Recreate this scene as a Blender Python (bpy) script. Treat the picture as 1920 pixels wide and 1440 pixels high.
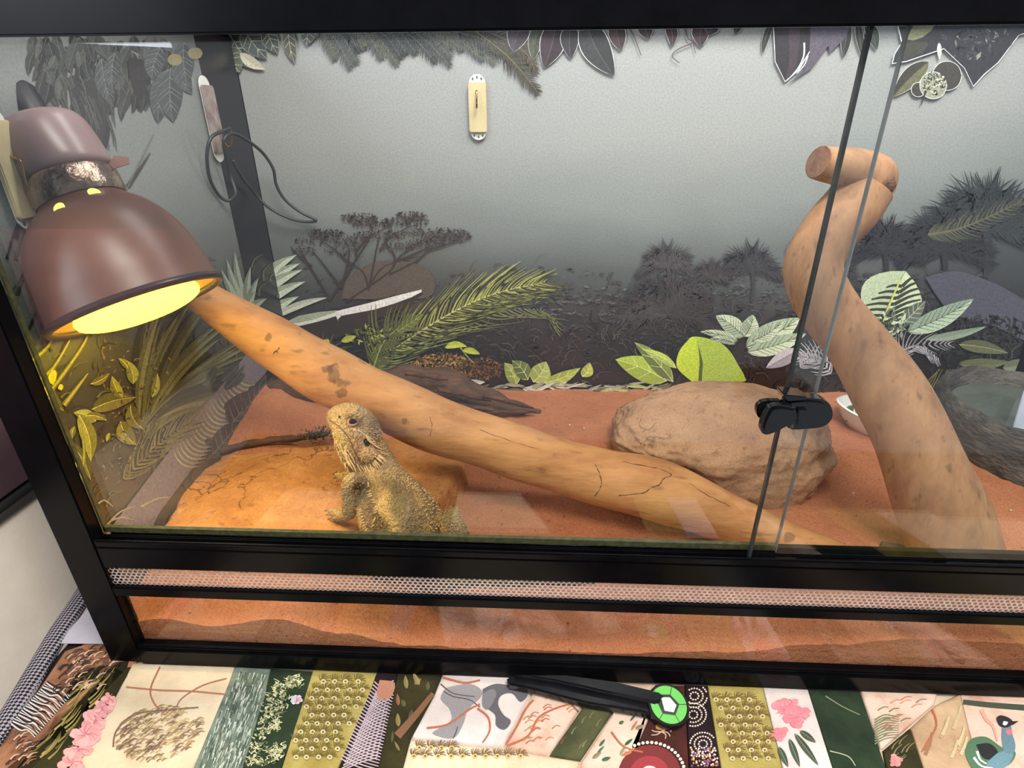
import bpy, bmesh, math, random
from mathutils import Vector, Matrix, noise
from mathutils.bvhtree import BVHTree

random.seed(7)
scene = bpy.context.scene
COL = scene.collection
for o in list(bpy.data.objects):
    bpy.data.objects.remove(o)

# ---------------------------------------------------------------- camera
FPX = 1060.6
CAM = Vector((.4199, -.3675, .4902))
YAW, PITCH, ROLL = -.0495, .4496, -.0063
_cy, _sy, _cp, _sp = math.cos(YAW), math.sin(YAW), math.cos(PITCH), math.sin(PITCH)
FW = Vector((_sy*_cp, _cy*_cp, -_sp))
_r = Vector((_cy, -_sy, 0))
_u = _r.cross(FW)
RT = math.cos(ROLL)*_r + math.sin(ROLL)*_u
UP = -math.sin(ROLL)*_r + math.cos(ROLL)*_u
cd = bpy.data.cameras.new('camera')
cam = bpy.data.objects.new('camera', cd)
COL.objects.link(cam)
cd.sensor_fit = 'HORIZONTAL'
cd.sensor_width = 36
cd.lens = FPX/1920*36
cd.clip_start = .01
m3 = Matrix((RT, UP, -FW)).transposed()
cam.matrix_world = Matrix.Translation(CAM) @ m3.to_4x4()
scene.camera = cam

# ---------------------------------------------------------------- world, lights, exposure
w = bpy.data.worlds.new('world')
scene.world = w
w.use_nodes = True
w.node_tree.nodes['Background'].inputs[0].default_value = (.80, .88, 1.0, 1)
w.node_tree.nodes['Background'].inputs[1].default_value = .42
scene.view_settings.view_transform = 'Standard'
scene.view_settings.look = 'None'
scene.view_settings.exposure = 0
scene.view_settings.gamma = 1
scene.view_settings.use_curve_mapping = False


def area(name, loc, target, sx, sy, power, col):
    l = bpy.data.lights.new(name, 'AREA')
    l.shape = 'RECTANGLE'
    l.size, l.size_y = sx, sy
    l.energy = power
    l.color = col
    o = bpy.data.objects.new(name, l)
    COL.objects.link(o)
    o.location = loc
    d = Vector(target) - Vector(loc)
    o.rotation_euler = d.to_track_quat('-Z', 'Y').to_euler()
    return o


area('tank_tube_light', (.66, .24, .88), (.66, .24, 0), 1.0, .12, 4.0, (1, .97, .93))
area('room_window', (-1.15, -1.5, 1.25), (.2, .2, .2), .9, 1.2, 26, (.86, .93, 1))
area('room_ceiling_lamp', (.75, -.62, 1.6), (.6, -.2, 0), .6, .6, 35, (1, .93, .86))


# ---------------------------------------------------------------- pixel helpers (photograph 1920 x 1440)
def ray(px, py):
    return RT*((px-960)/FPX) - UP*((py-720)/FPX) + FW


def at(px, py, k, v):
    d = ray(px, py)
    return CAM + d*((v-CAM[k])/d[k])


def ay(px, py, v): return at(px, py, 1, v)
def ax(px, py, v): return at(px, py, 0, v)
def az(px, py, v): return at(px, py, 2, v)
def mpp(p): return (Vector(p)-CAM).dot(FW)/FPX      # metres per pixel at a point


def lin(c):
    return c/12.92 if c <= .04045 else ((c+.055)/1.055)**2.4


def C(r, g, b):
    return (lin(r/255), lin(g/255), lin(b/255), 1)


def jit(c, a=.12):
    k = 1+random.uniform(-a, a)
    return (c[0]*k, c[1]*k, c[2]*k, 1)


# ---------------------------------------------------------------- materials
MATS = {}


def nmat(name):
    m = bpy.data.materials.new(name)
    m.use_nodes = True
    nt = m.node_tree
    b = nt.nodes['Principled BSDF']
    return m, nt, b


def mat(name, c1, c2=None, rough=.6, scale=20, detail=6, bump=0, bscale=None, metal=0, c3=None, stretch=(1, 1, 1), spec=.5, coat=0, lo=.35, hi=.65):
    """noise-mixed procedural material"""
    if name in MATS:
        return MATS[name]
    m, nt, b = nmat(name)
    b.inputs['Roughness'].default_value = rough
    b.inputs['Metallic'].default_value = metal
    b.inputs['Specular IOR Level'].default_value = spec
    b.inputs['Coat Weight'].default_value = coat
    b.inputs['Coat Roughness'].default_value = .08
    tc = nt.nodes.new('ShaderNodeTexCoord')
    mp = nt.nodes.new('ShaderNodeMapping')
    mp.inputs['Scale'].default_value = stretch
    nt.links.new(tc.outputs['Object'], mp.inputs[0])
    if c2 is None:
        c2 = tuple(x*.85 for x in c1[:3])+(1,)
    n = nt.nodes.new('ShaderNodeTexNoise')
    n.inputs['Scale'].default_value = scale
    n.inputs['Detail'].default_value = detail
    n.inputs['Roughness'].default_value = .65
    nt.links.new(mp.outputs[0], n.inputs['Vector'])
    r = nt.nodes.new('ShaderNodeValToRGB')
    r.color_ramp.elements[0].position = lo
    r.color_ramp.elements[0].color = c1
    r.color_ramp.elements[1].position = hi
    r.color_ramp.elements[1].color = c2
    if c3:
        e = r.color_ramp.elements.new((lo+hi)/2)
        e.color = c3
    nt.links.new(n.outputs[0], r.inputs[0])
    nt.links.new(r.outputs[0], b.inputs['Base Color'])
    if bump:
        n2 = nt.nodes.new('ShaderNodeTexNoise')
        n2.inputs['Scale'].default_value = bscale or scale*4
        n2.inputs['Detail'].default_value = 8
        nt.links.new(mp.outputs[0], n2.inputs['Vector'])
        bp = nt.nodes.new('ShaderNodeBump')
        bp.inputs['Strength'].default_value = bump
        bp.inputs['Distance'].default_value = .004
        nt.links.new(n2.outputs[0], bp.inputs['Height'])
        nt.links.new(bp.outputs[0], b.inputs['Normal'])
    MATS[name] = m
    return m


def glass_mat(name, tint=(.97, .985, .98, 1), f0=.04):
    if name in MATS:
        return MATS[name]
    m = bpy.data.materials.new(name)
    m.use_nodes = True
    nt = m.node_tree
    nt.nodes.clear()
    out = nt.nodes.new('ShaderNodeOutputMaterial')
    tr = nt.nodes.new('ShaderNodeBsdfTransparent')
    tr.inputs[0].default_value = tint
    gl = nt.nodes.new('ShaderNodeBsdfGlossy')
    gl.inputs['Roughness'].default_value = .0
    gl.inputs[0].default_value = (1, 1, 1, 1)
    lw = nt.nodes.new('ShaderNodeLayerWeight')
    lw.inputs[0].default_value = .5
    p = nt.nodes.new('ShaderNodeMath')
    p.operation = 'POWER'
    p.inputs[1].default_value = 5
    ma = nt.nodes.new('ShaderNodeMath')
    ma.operation = 'MULTIPLY_ADD'
    ma.inputs[1].default_value = 1-f0
    ma.inputs[2].default_value = f0
    mx = nt.nodes.new('ShaderNodeMixShader')
    nt.links.new(lw.outputs['Facing'], p.inputs[0])
    nt.links.new(p.outputs[0], ma.inputs[0])
    nt.links.new(ma.outputs[0], mx.inputs[0])
    nt.links.new(tr.outputs[0], mx.inputs[1])
    nt.links.new(gl.outputs[0], mx.inputs[2])
    nt.links.new(mx.outputs[0], out.inputs[0])
    MATS[name] = m
    return m


def print_mat(name, rough=.45, grain=900, amt=.25, coat=0, bump=0):
    """flat print: colour attribute with a little paper/cloth grain"""
    m, nt, b = nmat(name)
    b.inputs['Roughness'].default_value = rough
    b.inputs['Coat Weight'].default_value = coat
    b.inputs['Coat Roughness'].default_value = .03
    a = nt.nodes.new('ShaderNodeAttribute')
    a.attribute_name = 'Col'
    tc = nt.nodes.new('ShaderNodeTexCoord')
    n = nt.nodes.new('ShaderNodeTexNoise')
    n.inputs['Scale'].default_value = grain
    n.inputs['Detail'].default_value = 3
    nt.links.new(tc.outputs['Object'], n.inputs['Vector'])
    mr = nt.nodes.new('ShaderNodeMapRange')
    mr.inputs[1].default_value = .3
    mr.inputs[2].default_value = .7
    mr.inputs[3].default_value = 1-amt
    mr.inputs[4].default_value = 1+amt
    nt.links.new(n.outputs[0], mr.inputs[0])
    mx = nt.nodes.new('ShaderNodeMix')
    mx.data_type = 'RGBA'
    mx.blend_type = 'MULTIPLY'
    mx.inputs[0].default_value = 1
    nt.links.new(a.outputs[0], mx.inputs[6])
    nt.links.new(mr.outputs[0], mx.inputs[7])
    nt.links.new(mx.outputs[2], b.inputs['Base Color'])
    if bump:
        bp = nt.nodes.new('ShaderNodeBump')
        bp.inputs['Strength'].default_value = bump
        bp.inputs['Distance'].default_value = .002
        nt.links.new(n.outputs[0], bp.inputs['Height'])
        nt.links.new(bp.outputs[0], b.inputs['Normal'])
    return m


BLACK = mat('black_aluminium', C(7, 7, 9), C(12, 12, 15), rough=.24, scale=40, spec=.10)
RUBBER = mat('black_plastic', C(14, 14, 16), C(22, 22, 25), rough=.18, scale=60)
GLASS = glass_mat('clear_glass')
GEDGE = mat('glass_edge', C(54, 56, 38), C(78, 78, 52), rough=.2, scale=200)
WHITE = mat('white_plastic', C(235, 235, 228), C(222, 222, 214), rough=.35, scale=30)


# ---------------------------------------------------------------- mesh builder
class MB:
    def __init__(s):
        s.v, s.f, s.c = [], [], []

    def add(s, vs, fs, col=None):
        o = len(s.v)
        s.v += [Vector(v) for v in vs]
        s.f += [tuple(i+o for i in f) for f in fs]
        s.c += [col or (1, 1, 1, 1)]*len(vs)

    def box(s, a, b, col=None):
        x0, y0, z0 = a
        x1, y1, z1 = b
        s.add([(x0, y0, z0), (x1, y0, z0), (x1, y1, z0), (x0, y1, z0), (x0, y0, z1), (x1, y0, z1), (x1, y1, z1), (x0, y1, z1)],
              [(0, 3, 2, 1), (4, 5, 6, 7), (0, 1, 5, 4), (1, 2, 6, 5), (2, 3, 7, 6), (3, 0, 4, 7)], col)

    def ring_loft(s, rings, cap0=True, cap1=True, col=None):
        n = len(rings[0])
        vs = [p for r in rings for p in r]
        fs = []
        for i in range(len(rings)-1):
            for j in range(n):
                k = (j+1) % n
                fs.append((i*n+j, i*n+k, (i+1)*n+k, (i+1)*n+j))
        if cap0:
            fs.append(tuple(range(n-1, -1, -1)))
        if cap1:
            fs.append(tuple((len(rings)-1)*n+j for j in range(n)))
        s.add(vs, fs, col)

    def tube(s, pts, rad, n=12, amp=0, nsc=20, seed=0, col=None, flat=1.0):
        pts = [Vector(p) for p in pts]
        if not isinstance(rad, (list, tuple)):
            rad = [rad]*len(pts)
        rings = []
        ref = Vector((0, 0, 1))
        t0 = (pts[1]-pts[0]).normalized()
        if abs(t0.dot(ref)) > .9:
            ref = Vector((0, 1, 0))
        a = t0.cross(ref).normalized()
        for i, p in enumerate(pts):
            t = (pts[min(i+1, len(pts)-1)]-pts[max(i-1, 0)]).normalized()
            a = (a - t*a.dot(t)).normalized()
            b = t.cross(a)
            ring = []
            for j in range(n):
                an = 2*math.pi*j/n
                d = a*math.cos(an)+b*math.sin(an)*flat
                r = rad[i]
                if amp:
                    q = p+d*r
                    r *= 1+amp*noise.noise(q*nsc+Vector((seed, 0, 0)))
                ring.append(p+d*r)
            rings.append(ring)
        s.ring_loft(rings, col=col)

    def lathe(s, prof, o, axis, n=40, close=False, col=None):
        o, axis = Vector(o), Vector(axis).normalized()
        a = axis.orthogonal().normalized()
        b = axis.cross(a)
        rings = [[o+axis*h+(a*math.cos(2*math.pi*j/n)+b*math.sin(2*math.pi*j/n))*max(r, 1e-5) for j in range(n)] for r, h in prof]
        if close:
            rings.append(rings[0])
        s.ring_loft(rings, cap0=not close, cap1=not close, col=col)

    def prism(s, poly, d, col=None):
        """extrude a 3D polygon by vector d"""
        n = len(poly)
        d = Vector(d)
        p = [Vector(q) for q in poly]
        s.add(p+[q+d for q in p], [tuple(range(n)), tuple(range(2*n-1, n-1, -1))]+[(i, i+n, (i+1) % n+n, (i+1) % n) for i in range(n)], col)

    def build(s, name, m, parent=None, smooth=False, bevel=0, auto=None):
        org = Vector(parent.get('_o', (0, 0, 0))) if parent else Vector((0, 0, 0))
        me = bpy.data.meshes.new(name)
        me.from_pydata([v-org for v in s.v], [], s.f)
        ca = me.color_attributes.new('Col', 'FLOAT_COLOR', 'POINT')
        flat = [x for c in s.c for x in c]
        ca.data.foreach_set('color', flat)
        bm = bmesh.new()
        bm.from_mesh(me)
        bmesh.ops.recalc_face_normals(bm, faces=bm.faces)
        if bevel:
            bmesh.ops.remove_doubles(bm, verts=bm.verts, dist=1e-6)
            bmesh.ops.bevel(bm, geom=[e for e in bm.edges if len(e.link_faces) == 2 and e.calc_face_angle() > .5], offset=bevel, segments=2, affect='EDGES')
        bm.to_mesh(me)
        bm.free()
        o = bpy.data.objects.new(name, me)
        COL.objects.link(o)
        me.materials.append(m)
        if smooth:
            me.polygons.foreach_set('use_smooth', [True]*len(me.polygons))
            if auto:
                me.set_sharp_from_angle(angle=math.radians(auto))
        if parent:
            o.parent = parent
            o['_o'] = list(org)
        return o


def tag(o, label=None, cat=None, group=None, kind=None):
    if label: o['label'] = label
    if cat: o['category'] = cat
    if group: o['group'] = group
    if kind: o['kind'] = kind
    return o


def thing(name, loc, label=None, cat=None, group=None, kind=None):
    o = bpy.data.objects.new(name, None)
    COL.objects.link(o)
    o.empty_display_size = .02
    o.location = loc
    o['_o'] = list(Vector(loc))
    return tag(o, label, cat, group, kind)


def cat_rom(pts, k=6):
    P = [Vector(p) for p in pts]
    out = []
    for i in range(len(P)-1):
        p0, p1, p2, p3 = P[max(i-1, 0)], P[i], P[i+1], P[min(i+2, len(P)-1)]
        for j in range(k):
            t = j/k
            out.append(.5*((2*p1)+(p2-p0)*t+(2*p0-5*p1+4*p2-p3)*t*t+(3*p1-p0-3*p2+p3)*t**3))
    out.append(P[-1])
    return out


def interp(xs, ys, x):
    if x <= xs[0]: return ys[0]
    for i in range(len(xs)-1):
        if x <= xs[i+1]:
            t = (x-xs[i])/(xs[i+1]-xs[i])
            t = t*t*(3-2*t)
            return ys[i]*(1-t)+ys[i+1]*t
    return ys[-1]


# ================================================================ the tank
W, D, H = 1.2, .50, .60
ZT, ZP, ZMB, ZM0, ZM1, ZR = .534, .151, .0915, .1005, .1225, .02
tank = thing('terrarium', (W/2, D/2, 0), 'large black-framed glass terrarium with sliding doors standing on the patchwork quilt', 'terrarium')


def tbox(name, a, b, m=BLACK, bev=.0012, parent=tank):
    k = MB()
    k.box(a, b)
    return k.build(name, m, parent, bevel=bev)


tbox('corner_post', (0, 0, 0), (.034, .014, H))
tbox('corner_post', (0, .014, 0), (.0035, .02, H))
tbox('corner_post', (W-.034, 0, 0), (W, .014, H))
tbox('corner_post', (W-.02, D-.012, 0), (W, D, H))
# broad dark strip covering the rear left corner
tbox('corner_strip', (.0035, .400, .0), (.0055, D-.008, H-.02), mat('corner_strip', C(34, 26, 31), C(22, 19, 26), rough=.3, scale=14), 0)
tbox('top_rail', (0, -.004, ZT), (W, .026, H))
tbox('added_rail_lip', (0, -.0045, .5300), (W, -.001, .537))  # added to cover the bright reflection under the front rail
tbox('top_rail', (0, D-.03, .594), (W, D, H))
tbox('top_rail', (0, .026, .594), (.03, D-.03, H))
tbox('top_rail', (W-.03, .026, .575), (W, D-.03, H))
tbox('bottom_rail', (.034, -.002, 0), (W-.034, .014, ZR))
tbox('bottom_rail_lip', (.034, .0, ZR), (W-.034, .004, ZR+.003))
tbox('vent_rail', (.034, .0, ZM1), (W-.034, .022, ZP-.004))
tbox('vent_rail', (.034, -.001, ZMB-.002), (W-.034, .006, ZM0))
tbox('door_track', (.034, .0, ZP-.004), (W-.034, .004, ZP+.003))
tbox('door_track', (.034, .009, ZP-.004), (W-.034, .012, ZP+.002))
tbox('door_track', (.034, .018, ZP-.004), (W-.034, .022, ZP+.003))
tbox('base_panel', (0, .014, -.0005), (W, D, .006), bev=0)
tbox('back_panel', (0, D-.004, .006), (W, D, H), bev=0)
tbox('left_panel', (0, .02, .006), (.0035, D-.004, H), bev=0)
tbox('right_glass', (W-.006, .014, .006), (W-.002, D-.012, .575), GLASS, 0)
lg = tbox('lower_glass', (.034, .006, ZR), (W-.034, .010, ZMB), GLASS, 0)

# door panes
XO1, XO2 = .600, .6245
p1 = tbox('sliding_pane', (.03, .0135, ZP), (XO2, .0170, ZT+.01), GLASS, 0)
tbox('pane_edge', (.0345, .0134, ZP+.002), (.0362, .0171, ZT), GEDGE, 0, p1)
tbox('pane_edge', (.035, .0134, ZP+.0022), (XO2, .0171, ZP+.0075), GEDGE, 0, p1)
tbox('pane_edge', (XO2-.0003, .0134, ZP), (XO2+.0006, .0171, ZT), mat('edge_grey', C(120, 122, 122), C(95, 98, 98), rough=.2), 0, p1)
p2 = tbox('sliding_pane', (XO1, .0050, ZP), (W-.03, .0085, ZT+.01), GLASS, 0)
tbox('pane_edge', (XO1-.0012, .0049, ZP-.002), (XO1+.0010, .0086, ZT), mat('edge_dark', C(34, 36, 38), C(60, 64, 62), rough=.15), 0, p2)

# perforated vent strip: real hexagonal holes
k = MB()
y0 = .003
px_, pz_ = .0046, .00345
nrow = int((ZM1-ZM0)/pz_)
ncol = int((W-.068)/px_)
for r in range(nrow+1):
    for c in range(ncol):
        cx = .034+px_*(c+.5+(.5 if r % 2 else 0))
        cz = ZM0+.001+pz_*(r+.5)
        out, inn = [], []
        for j in range(6):
            a = math.pi/6+j*math.pi/3
            out.append((cx+px_*.5774*math.cos(a), y0, cz+pz_*.665*math.sin(a)))
            inn.append((cx+px_*.40*math.cos(a), y0, cz+pz_*.44*math.sin(a)))
        k.add(out+inn, [(j, (j+1) % 6, 6+(j+1) % 6, 6+j) for j in range(6)])
tag(k.build('vent_mesh', mat('vent_metal', C(214, 204, 200), C(186, 176, 172), rough=.4, metal=.15, scale=200), tank), kind='stuff')

# ================================================================ sand
FX = [.0, .012, .064, .114, .1745, .2344, .2993, .3686, .4747, .596, .6977, .7775, .8626, 1.2]
FZ = [.042, .042, .048, .040, .0533, .0367, .0231, .0244, .0226, .0304, .0463, .0566, .0547, .05]


def sand_z(x, y):
    t = min(max((y-.012)/.30, 0), 1)
    t = t*t*(3-2*t)
    z = interp(FX, FZ, x)*(1-t)+(.060+.011*x)*t
    z += .050*math.exp(-((x/.10)**2+((y-.38)/.16)**2))
    z += .018*math.exp(-(((x-.20)/.16)**2+((y-.36)/.10)**2))
    z -= .012*math.exp(-(((x-.80)/.06)**2+((y-.20)/.05)**2))
    z += .010*math.exp(-(((x-.84)/.03)**2+((y-.28)/.05)**2))
    v = Vector((x, y, 0))
    z += .004*noise.noise(v*14)*t+.0022*noise.noise(v*45)+.0010*noise.noise(v*130)
    return z


k = MB()
NX, NY = 330, 140
vs = []
for j in range(NY+1):
    for i in range(NX+1):
        x = .004+(W-.012)*i/NX
        y = .0115+(D-.018)*j/NY
        vs.append((x, y, sand_z(x, y)))
fs = [(j*(NX+1)+i, j*(NX+1)+i+1, (j+1)*(NX+1)+i+1, (j+1)*(NX+1)+i) for j in range(NY) for i in range(NX)]
base = len(vs)
for i in range(NX+1):
    vs.append((vs[i][0], .0115, .0065))
fs += [(base+i, base+i+1, i+1, i) for i in range(NX)]
k.add(vs, fs)


def sand_mat():
    m, nt, b = nmat('red_sand')
    b.inputs['Roughness'].default_value = .95
    b.inputs['Specular IOR Level'].default_value = .1
    tc = nt.nodes.new('ShaderNodeTexCoord')
    def nz(s, d=6):
        n = nt.nodes.new('ShaderNodeTexNoise')
        n.inputs['Scale'].default_value = s
        n.inputs['Detail'].default_value = d
        nt.links.new(tc.outputs['Object'], n.inputs['Vector'])
        return n
    a, g, sp = nz(9), nz(700, 3), nz(210, 6)
    r = nt.nodes.new('ShaderNodeValToRGB')
    r.color_ramp.elements[0].position = .3
    r.color_ramp.elements[0].color = C(166, 102, 70)
    r.color_ramp.elements[1].position = .7
    r.color_ramp.elements[1].color = C(188, 123, 89)
    nt.links.new(a.outputs[0], r.inputs[0])
    def mul(src, fac_out, lo, hi, v0, v1):
        mr = nt.nodes.new('ShaderNodeMapRange')
        mr.inputs[1].default_value, mr.inputs[2].default_value = lo, hi
        mr.inputs[3].default_value, mr.inputs[4].default_value = v0, v1
        nt.links.new(fac_out, mr.inputs[0])
        mx = nt.nodes.new('ShaderNodeMix')
        mx.data_type = 'RGBA'
        mx.blend_type = 'MULTIPLY'
        mx.inputs[0].default_value = 1
        nt.links.new(src, mx.inputs[6])
        nt.links.new(mr.outputs[0], mx.inputs[7])
        return mx.outputs[2]
    c = mul(r.outputs[0], g.outputs[0], .3, .7, .72, 1.22)
    c = mul(c, sp.outputs[0], .27, .35, .42, 1)
    nt.links.new(c, b.inputs['Base Color'])
    bp = nt.nodes.new('ShaderNodeBump')
    bp.inputs['Strength'].default_value = .5
    bp.inputs['Distance'].default_value = .0016
    nt.links.new(g.outputs[0], bp.inputs['Height'])
    bp2 = nt.nodes.new('ShaderNodeBump')
    bp2.inputs['Strength'].default_value = .4
    bp2.inputs['Distance'].default_value = .006
    nt.links.new(sp.outputs[0], bp2.inputs['Height'])
    nt.links.new(bp.outputs[0], bp2.inputs['Normal'])
    nt.links.new(bp2.outputs[0], b.inputs['Normal'])
    return m


tag(k.build('sand', sand_mat(), smooth=True, auto=50), 'red-orange desert sand covering the terrarium floor', 'sand', kind='stuff')

# ================================================================ printed backdrops
class Print(MB):
    """flat printed shapes on a plane; fn(px, py, layer) gives the point on the sheet"""
    def __init__(s, fn):
        super().__init__()
        s.fn = fn
        s.n = 0

    hold = False

    def tick(s):
        if not s.hold: s.n += 1

    def poly(s, pts, col, smooth=0):
        s.tick()
        if smooth:
            q = [Vector((p[0], p[1], 0)) for p in pts]
            q = cat_rom(q+[q[0]], smooth)[:-1]
            pts = [(p.x, p.y) for p in q]
        if len(pts) < 3:
            return
        s.add([s.fn(x, y, s.n) for x, y in pts], [tuple(range(len(pts)))], col)

    def stroke(s, pts, w0, w1, col, smooth=4):
        q = [Vector((p[0], p[1], 0)) for p in pts]
        if smooth and len(q) > 2:
            q = cat_rom(q, smooth)
        L, R = [], []
        for i, p in enumerate(q):
            t = q[min(i+1, len(q)-1)]-q[max(i-1, 0)]
            if t.length == 0:
                t = Vector((1, 0, 0))
            t.normalize()
            n = Vector((-t.y, t.x, 0))
            h = (w0+(w1-w0)*i/(len(q)-1))/2
            L.append(p+n*h)
            R.append(p-n*h)
        s.tick()
        m = len(q)
        s.add([s.fn(p.x, p.y, s.n) for p in L+R], [(i, i+1, m+i+1, m+i) for i in range(m-1)], col)

    def leaf(s, b, t, w, col, col2=None, bend=0, veins=0, vcol=None, rim=None, peak=.42):
        b, t = Vector((b[0], b[1], 0)), Vector((t[0], t[1], 0))
        d = t-b
        n = Vector((-d.y, d.x, 0)).normalized()
        K = 12
        mid, L, R = [], [], []
        for i in range(K+1):
            u = i/K
            c = b+d*u+n*bend*4*u*(1-u)
            h = w/2*(math.sin(math.pi*u**(math.log(.5)/math.log(peak))))**.8 if 0 < u < 1 else 0
            mid.append(c)
            L.append(c+n*h)
            R.append(c-n*h)
        if rim:
            s.poly([(p.x-.0, p.y) for p in [m+(l-m)*1.05 for m, l in zip(mid, L)]+[m+(l-m)*1.05 for m, l in zip(mid[::-1][1:-1], R[::-1][1:-1])]], rim)
        col2 = col2 or tuple(x*.78 for x in col[:3])+(1,)
        s.poly([(p.x, p.y) for p in L+mid[::-1][1:-1]], col)
        s.poly([(p.x, p.y) for p in R+mid[::-1][1:-1]], col2)
        if vcol:
            s.stroke([(p.x, p.y) for p in mid], max(1.2, w*.035), .6, vcol, 0)
        for i in range(veins):
            u = .08+.8*i/max(veins, 1)
            k0 = min(K-1, int(u*K))
            k1 = min(K, k0+2)
            for S in (L, R):
                e = mid[k1]+(S[k1]-mid[k1])*.92
                s.stroke([(mid[k0].x, mid[k0].y), (e.x, e.y)], max(1.0, w*.03), .7, vcol, 0)

    def frond(s, pts, n, L, col, w=4, sides=(1, -1), ang=55, curl=.25, rach=None, rw=3, jt=.2):
        q = cat_rom([Vector((p[0], p[1], 0)) for p in pts], 8)
        s.tick()
        s.hold = True
        for i in range(n):
            u = (i+.5)/n
            f = u*(len(q)-1)
            k = min(int(f), len(q)-2)
            p = q[k]+(q[k+1]-q[k])*(f-k)
            t = (q[k+1]-q[k]).normalized()
            for sd in sides:
                a = math.radians(ang*(1-.35*u)+random.uniform(-6, 6))*sd
                d = Vector((t.x*math.cos(a)-t.y*math.sin(a), t.x*math.sin(a)+t.y*math.cos(a), 0))
                l = L*(.45+.9*math.sin(math.pi*min(u*.85+.15, 1)))*random.uniform(.8, 1.15)
                m = p+d*l*.55
                e = p+d*l+t*l*curl
                s.stroke([(p.x, p.y), (m.x, m.y), (e.x, e.y)], w*random.uniform(.7, 1.2), .5, jit(col, jt), 3)
        s.hold = False
        if rach:
            s.stroke([(p.x, p.y) for p in q], rw, 1, rach, 0)

    def specks(s, cx, cy, rx, ry, n, size, cols, ang=None):
        s.tick()
        s.hold = True
        for i in range(n):
            a, r = random.uniform(0, 6.283), math.sqrt(random.random())
            x, y = cx+rx*r*math.cos(a), cy+ry*r*math.sin(a)
            l = size*random.uniform(.5, 1.4)
            b = random.uniform(0, 6.283) if ang is None else ang+random.uniform(-.5, .5)
            dx, dy = math.cos(b)*l, math.sin(b)*l
            s.poly([(x-dx, y-dy), (x-dy*.35, y+dx*.35), (x+dx, y+dy), (x+dy*.35, y-dx*.35)], jit(random.choice(cols), .3))
        s.hold = False


def poster_mat(name, stops, axis_lo, axis_hi, tint_noise, dens=1):
    """misty sky print: height ramp plus cloudy noise"""
    m, nt, b = nmat(name)
    b.inputs['Roughness'].default_value = .42
    b.inputs['Coat Weight'].default_value = .6
    b.inputs['Coat Roughness'].default_value = .04
    tc = nt.nodes.new('ShaderNodeTexCoord')
    sx = nt.nodes.new('ShaderNodeSeparateXYZ')
    nt.links.new(tc.outputs['Object'], sx.inputs[0])
    mp = nt.nodes.new('ShaderNodeMapping')
    mp.inputs['Scale'].default_value = (2.2, 2.2, 7)
    nt.links.new(tc.outputs['Object'], mp.inputs[0])
    n = nt.nodes.new('ShaderNodeTexNoise')
    n.inputs['Scale'].default_value = 1.6
    n.inputs['Detail'].default_value = 5
    nt.links.new(mp.outputs[0], n.inputs['Vector'])
    mr = nt.nodes.new('ShaderNodeMapRange')
    mr.inputs[1].default_value, mr.inputs[2].default_value = axis_lo, axis_hi
    nt.links.new(sx.outputs[2], mr.inputs[0])
    ma = nt.nodes.new('ShaderNodeMath')
    ma.operation = 'MULTIPLY_ADD'
    ma.inputs[1].default_value = tint_noise
    nt.links.new(n.outputs[0], ma.inputs[0])
    nt.links.new(mr.outputs[0], ma.inputs[2])
    rx = nt.nodes.new('ShaderNodeMapRange')
    rx.interpolation_type = 'SMOOTHSTEP'
    rx.inputs[1].default_value, rx.inputs[2].default_value = .15, .60
    rx.inputs[3].default_value, rx.inputs[4].default_value = 0, -.13 if axis_hi < .59 else 0
    nt.links.new(sx.outputs[0], rx.inputs[0])
    sm_ = nt.nodes.new('ShaderNodeMath')
    nt.links.new(ma.outputs[0], sm_.inputs[0])
    nt.links.new(rx.outputs[0], sm_.inputs[1])
    ma = sm_
    r = nt.nodes.new('ShaderNodeValToRGB')
    while len(r.color_ramp.elements) < len(stops):
        r.color_ramp.elements.new(.5)
    for e, (p, c) in zip(r.color_ramp.elements, stops):
        e.position = p
        e.color = tuple(x*dens for x in c[:3])+(1,)
    nt.links.new(ma.outputs[0], r.inputs[0])
    g = nt.nodes.new('ShaderNodeTexNoise')
    g.inputs['Scale'].default_value = 420
    g.inputs['Detail'].default_value = 4
    nt.links.new(tc.outputs['Object'], g.inputs['Vector'])
    m2 = nt.nodes.new('ShaderNodeMapRange')
    m2.inputs[1].default_value, m2.inputs[2].default_value = .3, .7
    m2.inputs[3].default_value, m2.inputs[4].default_value = .86, 1.12
    nt.links.new(g.outputs[0], m2.inputs[0])
    mx = nt.nodes.new('ShaderNodeMix')
    mx.data_type = 'RGBA'
    mx.blend_type = 'MULTIPLY'
    mx.inputs[0].default_value = 1
    nt.links.new(r.outputs[0], mx.inputs[6])
    nt.links.new(m2.outputs[0], mx.inputs[7])
    nt.links.new(mx.outputs[2], b.inputs['Base Color'])
    return m


YB = D-.0062
XL = .0052
EPS = 1e-6
PRINT = print_mat('poster_ink', rough=.42, grain=420, amt=.22, coat=.35)
# ---- rear sheet
rear = thing('backdrop_poster', (W/2, YB, .03), 'misty jungle poster with hanging leaves covering the rear wall', 'poster')
k = MB()
NXp = 60
vs, fs = [], []
for j in range(2):
    for i in range(NXp+1):
        vs.append((.006+(W-.014)*i/NXp, YB, .012 if j == 0 else .597))
fs = [(i, i+1, NXp+2+i, NXp+1+i) for i in range(NXp)]
k.add(vs, fs)
sheet = k.build('printed_sheet', poster_mat('misty_sky', [
    (.0, C(40, 36, 36)), (.20, C(50, 46, 48)), (.30, C(64, 63, 66)), (.40, C(94, 98, 99)), (.52, C(140, 148, 147)), (.64, C(178, 186, 183)), (.80, C(204, 207, 204)), (1, C(210, 212, 211))],
    0.02, .58, .14, .62), rear)
sol = sheet.modifiers.new('thickness', 'SOLIDIFY')
sol.thickness = .0015
sol.offset = -1

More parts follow.
